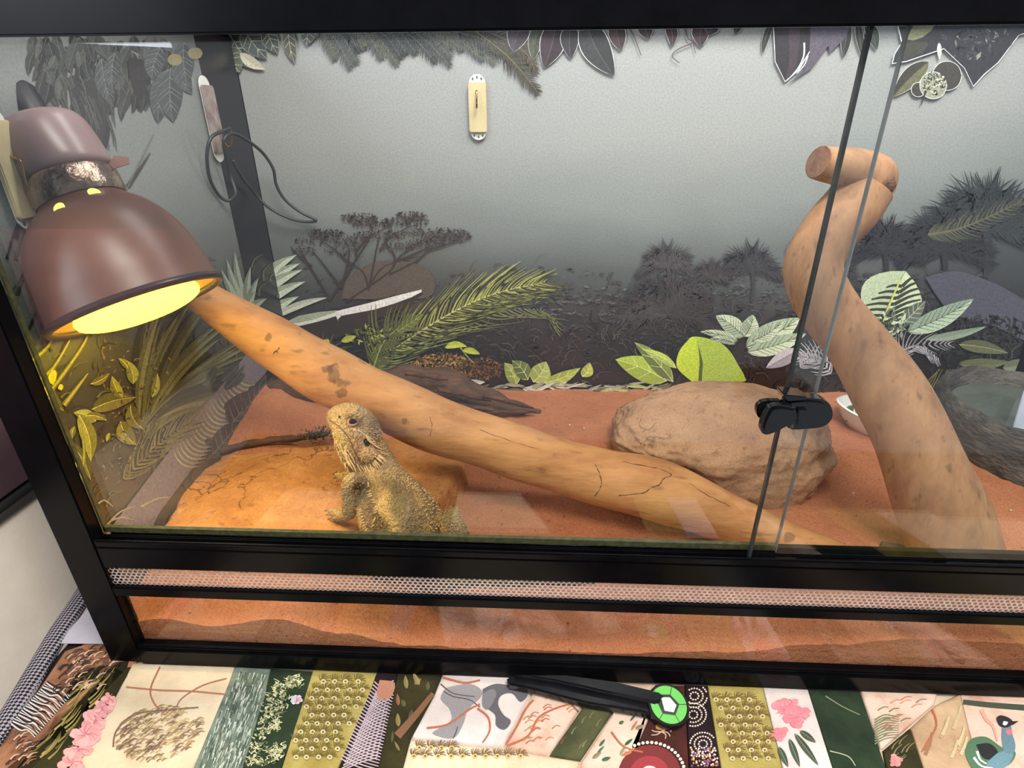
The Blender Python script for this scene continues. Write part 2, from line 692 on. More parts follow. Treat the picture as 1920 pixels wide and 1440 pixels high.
P = Print(lambda x, y, l: ay(x, y, YB-.0022-l*EPS))
DK = [C(40, 36, 38), C(52, 46, 46), C(34, 32, 36), C(58, 54, 50)]
# far dark jungle band
for i in range(420):
    x = random.uniform(520, 1930)
    y = random.triangular(490, 730, 600)
    l = random.uniform(14, 50)
    v = .52+.5*(730-y)/240
    c = C(int(80*v), int(77*v), int(78*v))
    P.specks(x, y, l, l*.25, 4, random.uniform(3, 9), [jit(c, .15)], ang=random.choice([0, .3, 2.9]))
# low dark ground growth
for i in range(330):
    x = random.uniform(520, 1930)
    y = random.uniform(600, 742)
    l = random.uniform(10, 45)
    a = random.uniform(-.9, .9)-math.pi/2
    P.stroke([(x, y), (x+l*.5*math.cos(a), y+l*.5*math.sin(a)), (x+l*math.cos(a+.4), y+l*math.sin(a+.4))], random.uniform(2, 6), .8, jit(random.choice(DK), .3), 3)
# faint lighter undergrowth and mist streaks
for i in range(520):
    x = random.uniform(520, 1930)
    y = random.triangular(480, 735, 640)
    l = random.uniform(8, 34)
    a = random.choice([random.uniform(-.25, .25), -math.pi/2+random.uniform(-.8, .8)])
    v = random.uniform(.75, 1.15)
    P.stroke([(x, y), (x+l*.5*math.cos(a), y+l*.5*math.sin(a)), (x+l*math.cos(a+.5), y+l*math.sin(a+.5))], random.uniform(1.2, 2.4), .6, C(int(92*v), int(86*v), int(80*v)), 3)
for i in range(60):
    x, y = random.uniform(900, 1700), random.uniform(510, 590)
    P.specks(x, y, 60, 3, 8, 5, [C(96, 98, 98), C(84, 84, 86)], ang=0)
# pale brown reflection behind the tree, drawn into the print as a mound
P.poly([(640, 560), (655, 520), (700, 492), (760, 490), (800, 505), (815, 535), (790, 560)], C(96, 86, 78), 4)
# acacia
TR = C(62, 52, 48)
for b in [[(618, 562), (660, 500), (668, 470), (650, 440)], [(618, 562), (600, 530), (560, 470)], [(620, 560), (655, 505), (690, 450), (700, 425)],
          [(690, 545), (700, 500), (705, 470), (712, 440)], [(650, 565), (730, 510), (750, 480), (810, 440)], [(735, 505), (740, 480), (722, 450), (735, 425)],
          [(745, 490), (790, 470), (830, 450)], [(668, 470), (690, 445), (720, 430)], [(640, 540), (655, 470), (640, 445)], [(712, 470), (730, 445), (770, 425)], [(585, 500), (560, 480), (545, 462)], [(690, 545), (720, 500), (800, 478)], [(600, 530), (575, 490), (560, 460)], [(800, 470), (840, 458), (870, 446)], [(660, 500), (630, 470), (600, 450)], [(730, 515), (780, 490), (800, 470)], [(640, 540), (610, 500), (585, 470)], [(690, 540), (680, 510), (640, 480)]]:
    P.stroke(b, 4.5, 1.5, TR)
for cx, cy, rx, ry, n in [(672, 408, 36, 9, 120), (700, 418, 40, 9, 100), (770, 404, 30, 8, 100), (760, 416, 46, 9, 120), (612, 438, 34, 9, 110), (586, 450, 34, 9, 50), (820, 436, 58, 9, 150), (840, 446, 44, 8, 110), (800, 456, 40, 8, 80), (715, 440, 52, 9, 100), (660, 452, 40, 8, 60), (745, 462, 40, 7, 60), (570, 470, 22, 9, 30), (640, 470, 34, 10, 40), (870, 440, 16, 6, 24)]:
    P.specks(cx, cy, rx, ry, int(n*1.25), 3.0, [C(74, 66, 62), C(92, 83, 77), C(60, 54, 52)])
# palms in the mist
def palm(cx, cy, r, n, col, trunk=0):
    if trunk:
        P.stroke([(cx, cy), (cx+3, cy+trunk*.5), (cx, cy+trunk)], r*.12, r*.1, col)
    for i in range(n):
        a = math.pi*(1.08*i/(n-1)-1.04)
        l = r*random.uniform(.75, 1.15)
        e = (cx+math.cos(a)*l, cy+math.sin(a)*l*.75+l*.22)
        m = (cx+math.cos(a)*l*.55, cy+math.sin(a)*l*.62)
        P.frond([(cx, cy), m, e], 16, r*.26, jit(col, .25), w=r*.05, rach=col, rw=r*.04, ang=48)
palm(1252, 498, 52, 9, C(76, 72, 74), 40)
palm(1410, 505, 58, 9, C(64, 62, 66), 60)
palm(1252, 590, 90, 13, C(64, 60, 62))
palm(1335, 520, 40, 8, C(70, 66, 68), 30)
palm(1660, 470, 75, 11, C(48, 46, 52), 70)
palm(1850, 430, 120, 13, C(52, 56, 56), 90)
palm(1770, 470, 90, 11, C(46, 46, 50), 60)
palm(1560, 520, 55, 9, C(60, 58, 60), 30)
P.frond([(1740, 440), (1810, 425), (1915, 378)], 26, 24, C(92, 92, 74), w=4, rach=C(110, 106, 80), rw=5)
# slate-lilac reflection at the right, drawn into the print
P.poly([(1735, 520), (1790, 508), (1850, 525), (1900, 550), (1935, 580), (1935, 640), (1860, 610), (1790, 590), (1760, 560)], C(86, 84, 98), 4)
P.specks(1850, 620, 90, 28, 260, 7, [C(46, 40, 42), C(60, 54, 52)])
# ---- top canopy
FERN = [C(70, 74, 72), C(86, 90, 86), C(58, 60, 60), C(96, 96, 84)]
for i in range(24):
    bx = 590+i*15
    by = 44+max(0, i-14)*4
    ln = 74+22*math.sin(i*1.3)+(16 if 7 < i < 17 else 0)
    a = math.radians(62-i*1.6)
    e = (bx+ln*math.cos(a)*1.1, by+ln*math.sin(a))
    P.frond([(bx, by), ((bx+e[0])/2+4, (by+e[1])/2-3), e], 22, 15, random.choice(FERN), w=3.4, ang=66, rach=C(110, 112, 104), rw=2, curl=.1)
P.frond([(880, 50), (940, 95), (975, 130), (1008, 173)], 34, 22, C(78, 74, 62), w=4, ang=62, rach=C(120, 112, 92), rw=2.4, curl=.1)
P.frond([(905, 55), (960, 80), (990, 105), (1004, 135)], 26, 16, C(84, 76, 66), w=4, ang=60, rach=C(112, 104, 90), rw=2)
RIM = C(228, 230, 226)
for b, t, wd, c, bd in [((1012, 44), (1000, 114), 26, C(88, 90, 74), 3), ((1042, 40), (1020, 127), 46, C(70, 56, 62), -4), ((1070, 44), (1070, 110), 34, C(62, 60, 62), 2),
                        ((1096, 36), (1152, 142), 54, C(66, 68, 68), 6), ((1152, 40), (1164, 95), 32, C(78, 58, 62), 0), ((1206, 40), (1216, 73), 28, C(70, 62, 64), 0),
                        ((1250, 40), (1259, 88), 22, C(74, 56, 60), -6), ((1318, 40), (1314, 88), 32, C(72, 52, 58), 3), ((1340, 40), (1328, 66), 26, C(60, 56, 60), 0),
                        ((984, 36), (962, 98), 40, C(86, 78, 84), 3), ((1388, 42), (1377, 64), 14, C(62, 60, 62), 0), ((1448, 42), (1430, 101), 13, C(58, 58, 54), 3),
                        ((1590, 40), (1582, 108), 20, C(66, 66, 66), 0), ((1608, 40), (1617, 106), 15, C(62, 62, 62), 0), ((1624, 40), (1644, 94), 24, C(62, 68, 60), -3)]:
    P.leaf(b, t, wd, c, bend=bd, rim=RIM, vcol=C(104, 100, 94))
P.stroke([(1177, 48), (1190, 72), (1202, 104)], 2.5, 1.5, C(96, 86, 84))
P.stroke([(1282, 48), (1290, 72), (1299, 80), (1272, 92), (1260, 105), (1274, 118)], 2.5, 1.5, C(84, 74, 74))
P.stroke([(1299, 80), (1304, 100)], 2, 1, C(84, 74, 74), 0)
P.poly([(1449, 40), (1453, 116), (1472, 154), (1498, 132), (1522, 92), (1528, 40)], RIM, 0)
P.poly([(1450.5, 40), (1454, 115), (1472, 152), (1496, 131), (1520, 92), (1526, 40)], C(58, 54, 58), 0)
P.poly([(1478, 40), (1480, 110), (1474, 146), (1492, 128), (1500, 40)], C(76, 66, 72), 3)
P.poly([(1520, 40), (1518, 100), (1505, 132), (1478, 158), (1522, 128), (1553, 86), (1556, 100), (1582, 74), (1600, 40)], C(98, 92, 104), 0)
P.stroke([(1508, 80), (1507, 105), (1496, 128), (1477, 150)], 3.5, 1.2, RIM)
P.stroke([(1515, 104), (1508, 122), (1494, 138)], 2.5, 1, RIM)
# cluster at the top right
P.poly([(1680, 38), (1690, 80), (1676, 102), (1672, 120), (1700, 116), (1770, 92), (1808, 128), (1825, 163), (1846, 140), (1872, 118), (1911, 66), (1935, 60), (1935, 38)], RIM, 0)
P.poly([(1682, 38), (1692, 79), (1678, 102), (1674, 118.5), (1700, 114), (1770, 90.5), (1809, 127.5), (1825, 161), (1845, 138.5), (1871, 117), (1909.5, 66), (1935, 57), (1935, 38)], C(60, 60, 66), 0)
P.poly([(1720, 38), (1700, 74), (1730, 70), (1756, 42)], C(132, 134, 104), 2)
P.poly([(1690, 78), (1684, 112), (1724, 102), (1740, 80)], C(74, 74, 66), 2)
P.leaf((1741, 116), (1674, 182), 34, C(70, 68, 62), C(112, 112, 84), bend=3, rim=RIM)
for x, y, rr, c in [(1722, 168, 13, C(74, 74, 66)), (1776, 142, 27, C(74, 72, 68)), (1750, 160, 25, C(142, 144, 126))]:
    P.poly([(x+(rr+1)*math.cos(a*.7), y+(rr+1)*math.sin(a*.7)) for a in range(9)], RIM, 3)
    P.poly([(x+rr*math.cos(a*.7), y+rr*math.sin(a*.7)) for a in range(9)], c, 3)
P.specks(1752, 156, 22, 22, 90, 3.5, [C(196, 198, 176), C(80, 80, 66), C(60, 60, 56)])
P.stroke([(1736, 170), (1727, 198)], 5, 1, C(66, 64, 58), 0)
P.leaf((1761, 80), (1762, 112), 9, C(196, 200, 200))
P.specks(1830, 78, 70, 34, 60, 7, [C(84, 84, 90), C(120, 122, 118), C(46, 46, 52)])
# teal and cream leaves at the rear left top
for b, t, wd, c in [((428, 60), (478, 128), 44, C(70, 84, 92)), ((455, 50), (500, 110), 40, C(88, 98, 98)), ((420, 90), (450, 135), 50, C(120, 128, 104)), ((500, 50), (520, 100), 30, C(80, 86, 84)),
                    ((540, 48), (552, 118), 24, C(96, 94, 84)), ((585, 45), (575, 85), 30, C(92, 92, 90)), ((450, 100), (497, 130), 20, C(196, 196, 176))]:
    P.leaf(b, t, wd, c, bend=3, rim=C(160, 164, 130), vcol=C(176, 176, 148), veins=4)
# ---- lower bright plants
PG = C(186, 198, 176)
for t, y0_ in [((556, 478), 520), ((562, 494), 530), ((566, 506), 540), ((572, 528), 560), ((560, 556), 590), ((540, 484), 540)]:
    P.leaf((470, y0_+30), t, 22, PG, C(142, 156, 136), bend=-8, vcol=C(206, 212, 190))
P.leaf((505, 600), (614, 558), 14, C(190, 196, 176), bend=-6)
P.poly([(520, 612), (560, 595), (632, 578), (788, 545), (760, 575), (700, 600), (660, 625), (600, 640), (530, 640)], C(52, 46, 44), 3)
P.poly([(522, 614), (560, 592), (630, 582), (640, 590), (560, 612)], C(150, 160, 140), 2)
P.poly([(628, 585), (640, 581), (700, 566), (790, 543), (772, 557), (704, 580), (640, 592), (634, 602)], C(232, 232, 226), 2)
P.stroke([(526, 612), (580, 604), (632, 588)], 4, 7, C(206, 206, 196))
YG = C(150, 156, 86)
P.frond([(690, 692), (760, 640), (850, 585), (930, 550), (1020, 530)], 52, 54, YG, w=3.2, ang=44, rach=C(190, 190, 120), rw=4, curl=.5, jt=.35)
P.frond([(690, 692), (760, 640), (850, 585), (930, 550), (1020, 530)], 34, 80, C(96, 98, 66), w=3, sides=(1,), ang=30, curl=.5)
P.frond([(860, 620), (940, 585), (1010, 580), (1040, 600)], 24, 40, C(120, 126, 84), w=3, sides=(1,), ang=38, curl=.5)
P.frond([(700, 690), (720, 640), (760, 605)], 14, 46, C(104, 110, 60), w=7, rach=YG)
P.leaf((745, 622), (795, 588), 22, C(108, 118, 62), vcol=YG, veins=5)
P.specks(690, 630, 40, 18, 90, 5, [C(170, 176, 80), C(110, 120, 60), C(60, 62, 44)])
P.frond([(600, 680), (620, 660), (650, 690)], 14, 26, C(96, 104, 62), w=5)
P.leaf((606, 650), (616, 636), 16, C(196, 202, 60))
P.leaf((640, 640), (668, 630), 12, C(180, 186, 80))
P.specks(830, 690, 62, 26, 620, 4.2, [C(170, 128, 62), C(132, 96, 52), C(92, 68, 46), C(196, 156, 88)])
P.specks(905, 692, 40, 20, 380, 4.2, [C(150, 104, 62), C(120, 84, 58), C(84, 60, 48)])
P.leaf((834, 652), (876, 650), 13, C(196, 204, 86), bend=-5)
P.leaf((868, 656), (900, 664), 12, C(188, 198, 70), bend=-2)
P.stroke([(862, 650), (876, 668), (890, 682)], 3, 1, C(150, 160, 90))
for b, t, wd, c in [((968, 722), (946, 680), 28, C(150, 164, 80)), ((1000, 716), (1024, 678), 40, C(160, 176, 96)), ((1020, 718), (1088, 690), 22, C(164, 178, 84)), ((990, 712), (960, 676), 30, C(112, 128, 72)),
                    ((1092, 706), (1106, 680), 22, C(166, 176, 80)), ((1250, 714), (1154, 674), 46, C(160, 182, 70)), ((1262, 716), (1190, 642), 30, C(122, 138, 76)), ((1268, 690), (1205, 655), 16, C(176, 196, 90))]:
    P.leaf(b, t, wd, c, bend=4, vcol=C(206, 212, 150), veins=3)
P.poly([(1298, 716), (1270, 690), (1272, 662), (1288, 640), (1303, 631), (1345, 640), (1368, 658), (1384, 684), (1396, 706), (1390, 716)], C(186, 206, 62), 4)
P.poly([(1318, 716), (1316, 680), (1306, 634), (1345, 641), (1368, 659), (1384, 684), (1396, 706), (1390, 716)], C(166, 188, 74), 3)
P.poly([(1316, 716), (1318, 680), (1309, 645), (1312, 680), (1309, 716)], C(92, 106, 40), 0)
# variegated plants
VG, VD = C(196, 208, 178), C(70, 78, 62)
for b, t, wd in [((1395, 632), (1342, 592), 34), ((1395, 632), (1412, 590), 34), ((1398, 652), (1500, 596), 50), ((1400, 660), (1512, 625), 34), ((1385, 640), (1312, 622), 16), ((1380, 645), (1330, 636), 14), ((1410, 640), (1470, 600), 24)]:
    P.leaf(b, t, wd, VG, C(160, 176, 150), vcol=VD, veins=8, bend=4)
P.leaf((1498, 656), (1436, 690), 28, C(186, 178, 186), C(150, 142, 152), vcol=C(110, 100, 110))
P.frond([(1560, 700), (1530, 675), (1500, 668)], 12, 26, C(176, 170, 176), w=4)
P.frond([(1500, 690), (1530, 668), (1580, 672)], 12, 22, C(150, 146, 150), w=4)
P.leaf((1640, 640), (1698, 508), 118, C(196, 208, 170), C(178, 192, 160), vcol=VD, veins=0, bend=-4, peak=.6)
for i in range(9):
    u = .1+.085*i
    x, y = 1640+58*u+6, 640-132*u
    for sd in (-1, 1):
        l = 58*math.sin(math.pi*min(1, u*.9+.12))
        P.stroke([(x, y), (x+sd*l*.5, y-6-(8 if sd > 0 else -4)), (x+sd*l*.95, y-(20 if sd > 0 else -2))], 7, 3, C(60, 66, 52), 3)
P.stroke([(1636, 655), (1660, 590), (1688, 525)], 5, 3, C(190, 196, 96))
P.leaf((1700, 622), (1826, 560), 38, C(178, 196, 168), C(140, 158, 138), vcol=VD, veins=9, bend=5)
P.leaf((1690, 610), (1735, 565), 30, C(112, 122, 108), vcol=VG, veins=5)
P.leaf((1735, 636), (1850, 612), 16, C(140, 156, 134), bend=4)
P.specks(1668, 610, 30, 30, 60, 9, [VG, VD, C(120, 130, 108)])
P.frond([(1682, 680), (1700, 652), (1730, 650), (1760, 672)], 20, 26, C(172, 168, 172), w=3, sides=(1,), curl=.2)
P.frond([(1682, 680), (1700, 650), (1780, 645)], 18, 24, C(150, 146, 150), w=3)
P.leaf((1798, 646), (1890, 662), 24, C(112, 116, 80), vcol=C(176, 170, 110), bend=-3)
P.leaf((1798, 682), (1892, 678), 22, C(124, 130, 86), vcol=C(96, 100, 66), bend=3)
P.leaf((1880, 690), (1940, 680), 24, C(130, 138, 110))
for i in range(14):
    x = 1730+i*5
    P.stroke([(x, 735), (x+12, 712), (x+26+random.uniform(-8, 8), 692)], 3, 1, C(130, 128, 80))
# pale litter line at the foot of the print
for i in range(70):
    x = random.uniform(850, 1250)
    P.leaf((x, 728+random.uniform(-9, 10)), (x+random.uniform(18, 46), 724+random.uniform(-9, 12)), random.uniform(3, 8), random.choice([C(206, 206, 196), C(160, 160, 140), C(120, 116, 100), C(176, 186, 120)]))
P.leaf((850, 722), (910, 716), 16, C(214, 216, 206))
for i in range(60):
    x = random.uniform(1240, 1900)
    P.leaf((x, 738+random.uniform(-12, 8)), (x+random.uniform(10, 30), 730+random.uniform(-12, 8)), random.uniform(2, 5), random.choice(DK))
P.c = [tuple(min(.9, x*(1.3 if max(c[:3]) > .25 else 1)) for x in c[:3])+(1,) for c in P.c]
pr = P.build('foliage_print', PRINT, rear)
# pale yellow leaf stuck on the sheet
# ---- left sheet
left = thing('backdrop_poster', (XL, .2, .03), 'jungle poster with palm fronds covering the left side wall behind the dome lamp', 'poster')
k = MB()
k.box((XL-.0012, .021, .012), (XL, .400, .597))
k.build('printed_sheet', poster_mat('misty_side', [
    (.0, C(104, 90, 66)), (.2, C(92, 82, 62)), (.42, C(72, 70, 66)), (.58, C(116, 120, 118)), (.72, C(150, 154, 152)), (.88, C(150, 154, 152)), (1, C(96, 98, 100))],
    0.02, .60, .12, .82), left)
def _lp(x, y, l):
    p = ax(x, y, XL+.0004+l*EPS)
    p.y = max(p.y, .0215)
    return p


Q = Print(_lp)
# top canopy
for i in range(120):
    x, y = random.uniform(60, 330), random.uniform(60, 170)
    Q.leaf((x, y), (x+random.uniform(-20, 22), y+random.uniform(24, 62)), random.uniform(12, 28), jit(random.choice([C(66, 66, 66), C(80, 80, 78), C(56, 56, 58), C(92, 94, 90)]), .2), vcol=C(110, 110, 104), bend=random.uniform(-5, 5))
Q.poly([(130, 170), (196, 140), (206, 180), (196, 240), (180, 290), (160, 270), (140, 220)], C(66, 66, 66), 3)
for i in range(40):
    x, y = random.uniform(110, 205), random.uniform(140, 250)
    Q.stroke([(x, y), (x+10, y+24), (x+14, y+52)], 4, 1, jit(C(86, 86, 82), .25))
Q.leaf((200, 225), (186, 300), 22, C(70, 70, 68))
Q.poly([(243, 108), (240, 130), (250, 168), (258, 184), (268, 184), (272, 168), (276, 118)], C(58, 54, 54), 3)
for b, t, wd in [((315, 130), (296, 232), 44), ((320, 128), (325, 230), 50), ((330, 110), (360, 178), 34), ((300, 90), (285, 150), 40), ((345, 80), (352, 160), 40), ((190, 110), (212, 200), 36), ((215, 100), (212, 172), 32)]:
    Q.leaf(b, t, wd, C(86, 88, 90), C(74, 76, 78), vcol=C(128, 130, 130), veins=6, bend=4)
Q.stroke([(240, 350), (262, 318), (282, 286)], 9, 1.5, C(70, 68, 64))
Q.stroke([(232, 365), (250, 330), (288, 252)], 3, 1, C(112, 110, 100))
for x, y in [(328, 112), (366, 100)]:
    Q.poly([(x+14*math.cos(a*.785), y+11*math.sin(a*.785)) for a in range(8)], C(150, 138, 104), 3)
# dark blades at the far left
for i in range(26):
    x = random.uniform(-10, 130)
    y = random.uniform(430, 640)
    l = random.uniform(80, 200)
    a = random.uniform(.05, .5)
    Q.stroke([(x, y), (x+l*.5*a, y-l*.5), (x+l*a*1.4, y-l)], random.uniform(4, 9), 1.5, jit(random.choice([C(40, 42, 38), C(62, 68, 58), C(94, 104, 86), C(48, 50, 46)]), .2))
# dark undergrowth
for i in range(300):
    x, y = random.uniform(70, 520), random.uniform(470, 1010)
    l = random.uniform(14, 46)
    a = random.uniform(-.5, 1.1)-math.pi/2
    Q.stroke([(x, y), (x+l*.5*math.cos(a), y+l*.5*math.sin(a)), (x+l*math.cos(a+.4), y+l*math.sin(a+.4))], random.uniform(2, 5), .8, jit(random.choice([C(72, 64, 46), C(90, 82, 56), C(60, 54, 42), C(112, 102, 66)]), .2), 3)
# palm fan by the corner strip
for t in [(440, 470), (425, 486), (415, 505), (470, 500), (485, 520), (480, 545), (430, 540), (500, 560)]:
    Q.leaf((468, 590), t, 15, C(150, 160, 142), C(110, 120, 104), bend=-6)
# long arching palm blades fanning from a dark heart
for i in range(34):
    u = i/33
    bx, by = 262+30*random.random(), 800+30*random.random()
    ang_ = math.radians(-96+84*u+random.uniform(-4, 4))
    l = 210+60*math.sin(3.1*u)+random.uniform(-20, 20)
    tx, ty = bx+l*math.cos(ang_)*.92, by+l*math.sin(ang_)
    c = jit(random.choice([C(86, 86, 54), C(112, 112, 70), C(66, 66, 44), C(128, 126, 84)]), .15)
    Q.leaf((bx, by), (tx, ty), random.uniform(9, 17), c, tuple(x*.55 for x in c[:3])+(1,), bend=-14-16*u, peak=.55)
for i in range(16):
    u = i/15
    Q.leaf((300, 860), (360+110*u, 800-120*u+30*math.sin(u*3)), 9, jit(C(120, 116, 76), .2), bend=-10)
# reflection on the side wall, painted into the print as a pale strip
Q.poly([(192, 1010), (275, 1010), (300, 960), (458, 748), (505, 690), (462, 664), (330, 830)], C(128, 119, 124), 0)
for i in range(22):
    u = i/22
    x, y = 340+120*u, 835-150*u
    Q.leaf((x-14, y+8), (x+38, y+22+16*(1-u)), 7, jit(C(176, 170, 150), .15), C(120, 116, 100), bend=14)
Q.frond([(230, 900), (300, 830), (360, 790)], 20, 40, C(122, 116, 82), w=4, ang=40, curl=.4)
for pts in [[(200, 985), (225, 960), (250, 950)], [(265, 950), (295, 935), (320, 932)], [(210, 975), (230, 970), (250, 975)], [(178, 950), (195, 938), (212, 950)]]:
    Q.stroke(pts, 4, 1.5, C(172, 160, 132))
# shade plants right of the strip
for i in range(26):
    x, y = random.uniform(380, 500), random.uniform(700, 880)
    Q.leaf((x, y), (x+random.uniform(10, 40), y-random.uniform(5, 40)), random.uniform(8, 20), jit(C(74, 72, 68), .25), vcol=C(120, 118, 110))
for b, t, wd in [((430, 800), (486, 730), 60), ((400, 850), (452, 790), 44), ((455, 775), (500, 715), 34)]:
    Q.leaf(b, t, wd, C(84, 82, 78), C(66, 64, 62), vcol=C(128, 126, 118), veins=5)
# yellow-green lit leaves
LY = [C(158, 152, 64), C(140, 132, 60), C(124, 116, 62), C(166, 164, 84)]
for b, t, wd, bd in [((172, 768), (255, 745), 26, -5), ((60, 700), (120, 770), 30, 6), ((180, 790), (138, 774), 18, 4), ((148, 778), (170, 865), 24, -8), ((226, 790), (256, 834), 26, 6), ((245, 760), (270, 805), 22, 8),
                    ((230, 745), (210, 705), 16, -4), ((250, 720), (238, 676), 18, 4), ((285, 745), (295, 700), 12, 3), ((240, 690), (222, 672), 10, 2), ((70, 790), (110, 830), 26, 5), ((130, 830), (170, 900), 18, -6),
                    ((95, 735), (92, 800), 20, 4), ((150, 860), (140, 880), 8, 0), ((205, 812), (200, 828), 7, 0), ((140, 800), (136, 822), 9, 2), ((170, 720), (205, 700), 12, 3), ((160, 780), (200, 788), 12, -4)]:
    c = random.choice(LY)
    Q.leaf(b, t, wd*1.25, c, tuple(x*.6 for x in c[:3])+(1,), bend=bd, vcol=C(214, 212, 130))
for pts in [[(85, 745), (120, 700), (160, 640), (172, 600)], [(60, 720), (100, 690), (140, 620)], [(150, 905), (158, 850), (150, 790)], [(120, 760), (150, 720), (165, 700)], [(55, 680), (90, 650), (110, 610)]]:
    Q.stroke(pts, 11, 2, C(120, 116, 58))
    Q.stroke(pts, 4, 1, C(176, 168, 80))
# bright window-like blocks in the print
for q in [[(88, 712), (98, 693), (107, 700), (100, 722)], [(80, 733), (86, 722), (94, 728), (88, 742)], [(108, 728), (113, 720), (119, 724), (115, 732)]]:
    Q.poly(q, C(200, 190, 56), 2)
for i in range(240):
    x, y = random.uniform(190, 320), random.uniform(640, 900)
    Q.specks(x, y, 5, 5, 1, 4, [C(140, 120, 70), C(110, 96, 60), C(72, 64, 44)])
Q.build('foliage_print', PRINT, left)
# ================================================================ rocks
def sdist(poly, x, y):
    """signed distance to polygon, negative inside"""
    d = 1e9
    ins = False
    n = len(poly)
    for i in range(n):
        ax_, ay_ = poly[i]
        bx, by = poly[(i+1) % n]
        ex, ey = bx-ax_, by-ay_
        t = max(0, min(1, ((x-ax_)*ex+(y-ay_)*ey)/(ex*ex+ey*ey+1e-12)))
        d = min(d, math.hypot(x-ax_-ex*t, y-ay_-ey*t))
        if (ay_ > y) != (by > y) and x < ex*(y-ay_)/(by-ay_)+ax_:
            ins = not ins
    return -d if ins else d


def slab(name, pix, z, zb, m, label, seed, rnd=.006, amp=.003, step=.0035, tilt=0):
    poly = [tuple(az(px, py, z)[:2]) for px, py in pix]
    cx, cy = sum(p[0] for p in poly)/len(poly), sum(p[1] for p in poly)/len(poly)
    x0, x1 = min(p[0] for p in poly)-.01, max(p[0] for p in poly)+.01
    y0, y1 = min(p[1] for p in poly)-.01, max(p[1] for p in poly)+.01
    nx, ny = int((x1-x0)/step), int((y1-y0)/step)
    idx, vs, fs = {}, [], []
    for j in range(ny+1):
        for i in range(nx+1):
            x, y = x0+(x1-x0)*i/nx, y0+(y1-y0)*j/ny
            v = Vector((x*9+seed, y*9, seed))
            d = sdist(poly, x, y)+.003*noise.noise(Vector((x*60, y*60, seed)))
            if d > .007: continue
            if d < -rnd: e = 0
            else: e = min(1, (d+rnd)/(rnd+.006))
            zz = z+amp*noise.noise(v)+amp*.5*noise.noise(v*4)+tilt*(x-cx)
            # terraced chips
            zz -= .0025*max(0, math.sin(8*noise.noise(v*.7+Vector((3, 1, 2)))))*(1 if d > -.03 else .3)
            zz = zz*(1-e**2.2)+zb*e**2.2
            idx[(i, j)] = len(vs)
            vs.append((x, y, zz))
    for j in range(ny):
        for i in range(nx):
            q = [(i, j), (i+1, j), (i+1, j+1), (i, j+1)]
            if all(t in idx for t in q): fs.append(tuple(idx[t] for t in q))
    k = MB()
    k.add(vs, fs)
    o = k.build(name, m, smooth=True, auto=60)
    return tag(o, label, 'rock')


def rock_mat(name, a, b, c, sc=14, bump=.6):
    m = mat(name, a, b, rough=.88, scale=sc, detail=9, bump=bump, bscale=70, c3=c, spec=.2, lo=.3, hi=.7)
    nt = m.node_tree
    bs = nt.nodes['Principled BSDF']
    tc = [n for n in nt.nodes if n.type == 'TEX_COORD'][0]
    src = bs.inputs['Base Color'].links[0].from_socket
    bnode = bs.inputs['Normal'].links[0].from_node
    bnode.inputs['Distance'].default_value = .006
    def mulc(src, fac):
        mx = nt.nodes.new('ShaderNodeMix')
        mx.data_type = 'RGBA'
        mx.blend_type = 'MULTIPLY'
        mx.inputs[0].default_value = 1
        nt.links.new(src, mx.inputs[6])
        nt.links.new(fac, mx.inputs[7])
        return mx.outputs[2]
    def rng(o, lo, hi, v0, v1):
        mr = nt.nodes.new('ShaderNodeMapRange')
        mr.inputs[1].default_value, mr.inputs[2].default_value = lo, hi
        mr.inputs[3].default_value, mr.inputs[4].default_value = v0, v1
        nt.links.new(o, mr.inputs[0])
        return mr.outputs[0]
    def nz(scale, det=8, dist=0):
        n = nt.nodes.new('ShaderNodeTexNoise')
        n.inputs['Scale'].default_value = scale
        n.inputs['Detail'].default_value = det
        n.inputs['Distortion'].default_value = dist
        nt.links.new(tc.outputs['Object'], n.inputs['Vector'])
        return n.outputs[0]
    src = mulc(src, rng(nz(600, 3), .3, .7, .82, 1.14))          # sandy grain
    src = mulc(src, rng(nz(90, 9), .30, .40, .66, 1))            # pits
    # a few wandering cracks: |noise-.5| small, kept only in patches
    cr = nt.nodes.new('ShaderNodeMath')
    cr.operation = 'SUBTRACT'
    cr.inputs[1].default_value = .5
    nt.links.new(nz(11, 8, .6), cr.inputs[0])
    ab = nt.nodes.new('ShaderNodeMath')
    ab.operation = 'ABSOLUTE'
    nt.links.new(cr.outputs[0], ab.inputs[0])
    line = rng(ab.outputs[0], 0, .007, 1, 0)
    patch_ = rng(nz(7, 3), .50, .58, 0, .55)
    mm = nt.nodes.new('ShaderNodeMath')
    mm.operation = 'MULTIPLY'
    nt.links.new(line, mm.inputs[0])
    nt.links.new(patch_, mm.inputs[1])
    inv = nt.nodes.new('ShaderNodeMath')
    inv.operation = 'SUBTRACT'
    inv.inputs[0].default_value = 1
    nt.links.new(mm.outputs[0], inv.inputs[1])
    src = mulc(src, inv.outputs[0])
    nt.links.new(src, bs.inputs['Base Color'])
    b2_ = nt.nodes.new('ShaderNodeBump')
    b2_.inputs['Strength'].default_value = .7
    b2_.inputs['Distance'].default_value = .003
    nt.links.new(inv.outputs[0], b2_.inputs['Height'])
    nt.links.new(bnode.outputs[0], b2_.inputs['Normal'])
    nt.links.new(b2_.outputs[0], bs.inputs['Normal'])
    return m


slab('basking_slab', [(286, 1004), (330, 930), (366, 884), (432, 848), (520, 838), (640, 828), (745, 816), (800, 826), (868, 848), (872, 872), (838, 915), (760, 985), (690, 1016), (480, 1008)],
     .088, .03, rock_mat('orange_slab', C(206, 146, 88), C(168, 110, 62), C(190, 130, 76), 22, .9), 'flat sandstone slab lit orange under the dome lamp', 3, amp=.0032)
